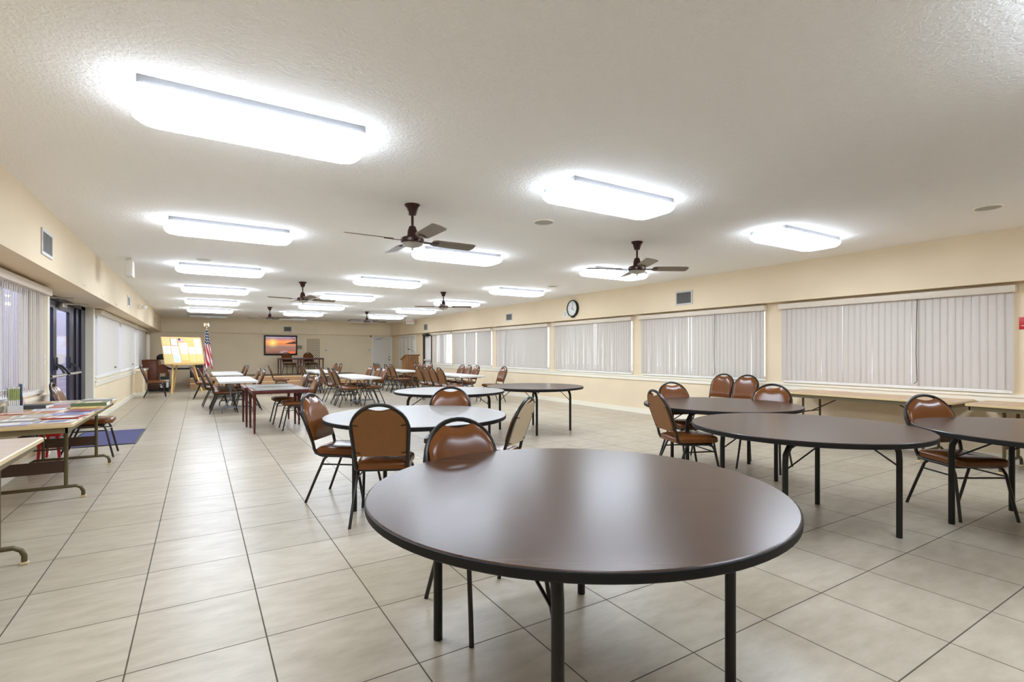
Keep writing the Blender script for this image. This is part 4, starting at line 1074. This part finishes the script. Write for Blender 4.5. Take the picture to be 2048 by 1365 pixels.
q = MB(); U0, V0, V1 = -w/2+0.41*w, 0.025+0.84*h, 0.025+0.98*h
for k in range(4): bslab(q, U0, U0+0.135*w, V0+(V1-V0)*(2*k)/7, V0+(V1-V0)*(2*k+1)/7, 0.0142, 0.0146)
q.build('stripes', mat('flag_red', (178, 34, 44), 0.7), t, smooth=False)
q = MB(); bslab(q, U0, U0+0.055*w, V0+(V1-V0)*0.45, V1, 0.0147, 0.0150); q.build('canton', mat('flag_navy', (36, 42, 84), 0.7), t, smooth=False)

# national flag on a pole
t = thing('flag', 'national flag with stars and stripes hanging on a gold topped pole', 'flag', (0.22, 20.75, 0))
m = MB(); m.lathe([(0.15, 0.0), (0.15, 0.02), (0.09, 0.05), (0.03, 0.08), (0.02, 0.12)], 24); m.build('base', mat('gold', (196, 156, 72), 0.3, metal=0.8), t)
m = MB(); m.tube([(0, 0, 0.1), (0, 0, 2.17)], 0.013, 10); m.build('pole', mat('gold', (196, 156, 72)), t)
m = MB(); m.sphere((0, 0, 2.19), 0.03); m.sphere((0, 0, 2.29), 0.055, 12, (0.8, 0.7, 1.1))
for s in (-1, 1): m.loft([[(s*0.02, 0.0, 2.33), (s*0.02, 0.015, 2.33), (s*0.02, 0.015, 2.25), (s*0.02, 0.0, 2.25)], [(s*0.07, 0.0, 2.34), (s*0.07, 0.012, 2.34), (s*0.085, 0.012, 2.22), (s*0.085, 0.0, 2.22)]])
m.build('eagle_finial', mat('pale_gold', (226, 206, 168), 0.3, metal=0.6), t)
def mat_flag():
    m = bpy.data.materials.new('flag_cloth'); nt, N, L, b = nodes_of(m)
    uv = N.new('ShaderNodeUVMap'); sp = N.new('ShaderNodeSeparateXYZ'); L.new(uv.outputs[0], sp.inputs[0])
    def mth(op, a, bb=None):
        n = N.new('ShaderNodeMath'); n.operation = op
        for i, v in enumerate((a, bb)):
            if v is None: continue
            if isinstance(v, (int, float)): n.inputs[i].default_value = v
            else: L.new(v, n.inputs[i])
        return n.outputs[0]
    u, v = sp.outputs[0], sp.outputs[1]          # u along the fly, v across the hoist
    st = mth('GREATER_THAN', mth('MODULO', mth('MULTIPLY', v, 6.5), 1.0), 0.5)
    mx = N.new('ShaderNodeMix'); mx.data_type = 'RGBA'; L.new(st, mx.inputs[0]); mx.inputs[6].default_value = (*lin((188, 30, 46)), 1); mx.inputs[7].default_value = (*lin((236, 226, 224)), 1)
    # stars
    su = mth('SUBTRACT', mth('FRACT', mth('MULTIPLY', u, 14.0)), 0.5); sv = mth('SUBTRACT', mth('FRACT', mth('MULTIPLY', v, 10.0)), 0.5)
    rr = mth('ADD', mth('MULTIPLY', su, su), mth('MULTIPLY', sv, sv)); star = mth('LESS_THAN', rr, 0.085)
    m2 = N.new('ShaderNodeMix'); m2.data_type = 'RGBA'; L.new(star, m2.inputs[0]); m2.inputs[6].default_value = (*lin((28, 32, 66)), 1); m2.inputs[7].default_value = (*lin((235, 235, 238)), 1)
    can = mth('LESS_THAN', mth('ADD', u, mth('MULTIPLY', v, 0.0)), 0.40)
    m3 = N.new('ShaderNodeMix'); m3.data_type = 'RGBA'; L.new(can, m3.inputs[0]); L.new(mx.outputs[2], m3.inputs[6]); L.new(m2.outputs[2], m3.inputs[7])
    L.new(m3.outputs[2], b.inputs['Base Color']); b.inputs['Roughness'].default_value = 0.75
    return m
# cloth drooping from the hoist in folds, wider toward the bottom
NU, NV = 40, 26
vs = []; uvs = []
for i in range(NU+1):
    t_ = i/NU                      # 0 top .. 1 bottom
    for j in range(NV+1):
        q = j/NV                   # across the hanging cloth
        wd = 0.05+0.24*t_**0.8
        x = -0.02-0.08*t_+wd*q
        y = -0.025+(0.012+0.035*t_)*math.sin(q*11+t_*1.5)
        z = 2.13-1.32*t_*(1-0.05*math.sin(q*11+1.0)) - 0.02*q
        vs.append((x, y, z)); uvs.append((0.02+0.95*t_, 0.72-0.42*(q-1.15*t_)))
bm = bmesh.new(); bv = [bm.verts.new(p) for p in vs]; lay = bm.loops.layers.uv.new('UVMap')
for i in range(NU):
    for j in range(NV):
        ids = (i*(NV+1)+j, (i+1)*(NV+1)+j, (i+1)*(NV+1)+j+1, i*(NV+1)+j+1)
        f = bm.faces.new([bv[k] for k in ids]); f.smooth = True
        for lp, k in zip(f.loops, ids): lp[lay].uv = uvs[k]
me = bpy.data.meshes.new('cloth'); bm.to_mesh(me); bm.free(); me.materials.append(mat_flag())
o = bpy.data.objects.new('cloth', me); COL.objects.link(o); o.parent = t
sm = o.modifiers.new('Solidify', 'SOLIDIFY'); sm.thickness = 0.002

# small dark table next to the stage, and the picture frame on it
t = thing('side_table', 'black framed table with grey top standing between the piano and stage', 'table', (-0.62, 22.7, 0))
MB().box(-0.42, 0.42, -0.35, 0.35, 0.74, 0.77, 0.004).build('tabletop', mat('grey_top', (196, 190, 180), 0.4), t)
MB().box(-0.42, 0.42, -0.35, 0.35, 0.68, 0.74).build('apron', M_BLACK, t, smooth=False)
for a in (-0.37, 0.37):
    for b in (-0.30, 0.30): MB().box(a-0.045, a+0.045, b-0.04, b+0.04, 0, 0.68).build('leg', M_BLACK, t, smooth=False)
t = thing('storage_bin', 'dark red bin on the stage behind the easel', 'box', (-0.02, 22.75, 0.375))
MB().box(-0.15, 0.15, -0.2, 0.2, 0.0, 0.42, 0.01).build('body', mat('dark_red', (112, 26, 30), 0.5), t); MB().box(-0.16, 0.16, -0.21, 0.21, 0.36, 0.46, 0.01).build('lid', mat('bin_lid', (40, 44, 38), 0.5), t)
# ------------------------------------------------------------------ stage with what stands on it
ST = 0.375
t = thing('stage', 'low two-step wooden stage along the far wall', 'stage', (0, 0, 0))
m = MB(); m.box(-0.29, 6.05, 21.75, YF-0.004, 0.0, 0.185); m.build('lower_step', M_STAGE, t, smooth=False)
m = MB(); m.box(-0.29, 6.05, 22.05, YF-0.004, 0.185, ST-0.012); m.build('upper_step', M_STAGE, t, smooth=False)
m = MB(); m.box(-0.29, 6.05, 21.735, 21.80, 0.165, 0.192); m.build('nosing', M_NOSE, t, smooth=False)
m = MB(); m.box(-0.29, 6.05, 22.035, 22.10, ST-0.032, ST+0.001); m.build('nosing', M_NOSE, t, smooth=False)
m = MB(); m.box(-0.29, 6.05, 22.10, YF-0.004, ST-0.012, ST); m.build('stage_floor', M_CARPET, t, smooth=False)
dup(ct, (3.27, 23.3, ST), 0, 'left mahogany card table on the stage below the television')
dup(ct, (4.15, 23.3, ST), 0, 'right mahogany card table on the stage by the lattice door')
chair(3.30, 23.52, 0.25, -0.97, 'brown chair behind the left card table on the stage', 'chairs on the stage', 'tan', ST)
chair(4.18, 23.52, 0.25, -0.97, 'brown chair behind the right card table on the stage', 'chairs on the stage', 'tan', ST)
m = MB(); m.tube([(0, 0, 0.006), (0.15, 0.1, 0.006), (0.3, -0.05, 0.006), (0.42, 0.02, 0.012), (0.5, 0.1, 0.006), (0.75, 0.05, 0.006)], 0.006, 6)
tag(m.build('power_cord', M_BLACK, loc=(2.1, 23.7, ST)), 'black power cord lying on the stage floor below the television', 'cord')
# television
t = thing('television', 'flat television showing an orange sunset beach, on the far wall', 'television', (3.06, YF, 1.625))
MB().box(-0.67, 0.67, -0.07, -0.02, -0.435, 0.435, 0.008).build('bezel', M_BLACK, t)
MB().box(-0.15, 0.15, -0.02, 0.0, -0.12, 0.12).build('wall_mount', M_BLACK, t, smooth=False)
so = MB().box(-0.61, 0.61, -0.0725, -0.070, -0.37, 0.375).build('screen', M_SCREEN, t, smooth=False)
m = MB(); m.loft([[(x, y, z) for x, z in ((0.14, 0.065), (0.34, 0.13), (0.44, 0.15), (0.52, 0.19), (0.61, 0.16), (0.61, 0.065))] for y in (-0.0725, -0.0735)])
m.tube([(0.61, -0.073, 0.18), (0.54, -0.073, 0.26), (0.45, -0.073, 0.34), (0.40, -0.073, 0.375)], 0.010, 5)
m.tube([(0.54, -0.073, 0.26), (0.60, -0.073, 0.34)], 0.008, 5)
m.build('headland_picture', mat('screen_dark', (58, 30, 22), 0.4, emit=(70, 36, 26), estr=0.5), so, smooth=False)
m = MB()
m.loft([[(x, y, z) for x, z in ((-0.08, -0.32), (0.02, -0.25), (0.16, -0.22), (0.30, -0.25), (0.34, -0.33), (0.1, -0.36))] for y in (-0.0725, -0.0732)])
m.build('pale_stone_picture', mat('screen_stone', (150, 118, 120), 0.4, emit=(158, 124, 126), estr=0.7), so, smooth=False)
m = MB()
for cx_, r_ in ((0.38, 0.05), (0.45, 0.055), (0.53, 0.05)):
    m.loft([[(cx_+r_*math.cos(2*PI*i/12), y, -0.31+r_*math.sin(2*PI*i/12)) for i in range(12)] for y in (-0.0725, -0.0734)])
m.build('orange_flower_picture', mat('screen_flower', (206, 84, 40), 0.4, emit=(214, 92, 44), estr=0.8), so, smooth=False)
t = thing('conduit_box', 'small olive box on the far wall beside the television', 'wall box', (3.84, YF, 1.545))
MB().box(-0.10, 0.09, -0.05, 0, -0.08, 0.08, 0.006).build('body', mat('olive_box', (150, 140, 110), 0.5), t)
MB().box(0.03, 0.08, -0.03, 0, 0.08, 0.56, 0.003).build('conduit', M_TRIM, t)
for x, z, lab in ((4.98, 1.42, 'square thermostat on the far wall beside the lattice door'), (6.96, 1.42, 'small grey thermostat on the far wall beside the white door')):
    t = thing('thermostat', lab, 'thermostat', (x, YF, z))
    MB().box(-0.065, 0.065, -0.03, 0, -0.07, 0.07, 0.006).build('body', M_TRIM, t); MB().box(-0.04, 0.04, -0.034, -0.03, -0.045, 0.045, 0.003).build('face', M_GREY, t)
# round knobs / hooks along the far soffit
for x, z, lab in ((2.28, 2.19, 'small white hook on far soffit left of the television'), (2.72, 2.18, 'small white hook on far soffit over the television, left one'), (3.06, 2.19, 'small white hook on far soffit over the television, right one'), (5.18, 2.185, 'small white hook on far soffit right of the lattice door'), (-0.02, 2.19, 'small white hook on far soffit left of the flag'), (0.45, 2.19, 'small white hook on far soffit right of the flag')):
    h = MB(); h.sphere((0, -0.03, 0), 0.022, 10); h.tube([(0, 0, 0), (0, -0.03, 0)], 0.010, 8)
    tag(h.build('wall_hook', M_WHITE, loc=(x, YFS, z)), lab, 'hook', 'white hooks on the far soffit')
t = thing('security_camera', 'small grey security camera above the white far door', 'security camera', (6.98, YFS-0.0, 2.16))
MB().lathe([(0.035, 0.0), (0.035, -0.02), (0.015, -0.03)], 14, (0, -0.06, -0.03)).build('mount', M_GREY, t); MB().sphere((0, -0.06, -0.08), 0.035, 12).build('lens_ball', M_DARK, t)
MB().box(-0.03, 0.03, -0.09, 0.0, -0.035, -0.015).build('bracket', M_GREY, t)

# ------------------------------------------------------------------ lectern
t = thing('lectern', 'oak lectern with slanted top and gooseneck microphone stand', 'lectern', (7.06, 19.1, 0))
m = MB()
m.loft([[(-0.27, -0.22, 0.03), (0.27, -0.22, 0.03), (0.27, 0.20, 0.03), (-0.27, 0.20, 0.03)], [(-0.27, -0.22, 1.20), (0.27, -0.22, 1.20), (0.27, 0.20, 1.05), (-0.27, 0.20, 1.05)]])
m.build('body', M_OAK, t, smooth=False)
m = MB(); m.loft([[(-0.31, -0.26, 1.205), (0.31, -0.26, 1.205), (0.31, 0.27, 1.015), (-0.31, 0.27, 1.015)], [(-0.31, -0.26, 1.235), (0.31, -0.26, 1.235), (0.31, 0.27, 1.045), (-0.31, 0.27, 1.045)]])
m.build('slanted_top', M_OAK, t, smooth=False)
m = MB(); m.box(-0.285, 0.285, -0.235, 0.215, 0.0, 0.09); m.build('plinth', M_OAK, t, smooth=False)
m = MB()
for x in (-0.13, 0.0, 0.13): m.box(x-0.006, x+0.006, -0.228, -0.22, 0.09, 1.20)
m.build('front_batten', mat('oak_dark', (112, 72, 34), 0.45), t, smooth=False)
t = thing('microphone', 'black gooseneck microphone rising from the lectern top', 'microphone', (7.28, 19.1, 1.17))
m = MB(); m.lathe([(0.03, 0.0), (0.03, 0.02), (0.008, 0.03)], 12); m.build('base', M_BLACK, t)
m = MB(); m.tube([(0, 0, 0.02), (-0.01, 0, 0.12), (-0.07, 0, 0.18), (-0.16, 0, 0.22), (-0.24, 0, 0.25)], 0.005, 8); m.build('gooseneck', M_BLACK, t)
m = MB(); m.tube([(-0.24, 0, 0.25), (-0.27, 0, 0.263), (-0.31, 0, 0.28)], [0.014, 0.02, 0.016], 10); m.build('capsule', M_BLACK, t)

# ------------------------------------------------------------------ world, camera, view
w = bpy.data.worlds.new('World'); scene.world = w; w.use_nodes = True
nt = w.node_tree; bg = nt.nodes['Background']
sky = nt.nodes.new('ShaderNodeTexSky'); sky.sky_type = 'HOSEK_WILKIE'; sky.turbidity = 4.0; sky.ground_albedo = 0.4; sky.sun_direction = (0.5, -0.3, 0.75)
mixn = nt.nodes.new('ShaderNodeMix'); mixn.data_type = 'RGBA'; mixn.inputs[0].default_value = 0.75
nt.links.new(sky.outputs[0], mixn.inputs[6]); mixn.inputs[7].default_value = (0.93, 0.94, 1.0, 1)
nt.links.new(mixn.outputs[2], bg.inputs[0]); bg.inputs[1].default_value = 3.6

cam = bpy.data.cameras.new('Camera'); co = bpy.data.objects.new('Camera', cam); COL.objects.link(co)
co.location = (0, 0, EYE); co.rotation_euler = (PI/2, 0, -math.radians(31.645))
cam.sensor_width = 36.0; cam.lens = 1015.0/2048*36.0; cam.shift_y = (705.5-682.5)/2048
cam.clip_start = 0.05; cam.clip_end = 200
scene.camera = co
scene.view_settings.view_transform = 'Standard'; scene.view_settings.look = 'None'
scene.view_settings.exposure = 0.30; scene.view_settings.gamma = 1.0; scene.view_settings.use_curve_mapping = False
scene.cycles.use_denoising = True
scene.cycles.max_bounces = 8; scene.cycles.diffuse_bounces = 5; scene.cycles.transparent_max_bounces = 12
scene.cycles.sample_clamp_indirect = 8.0
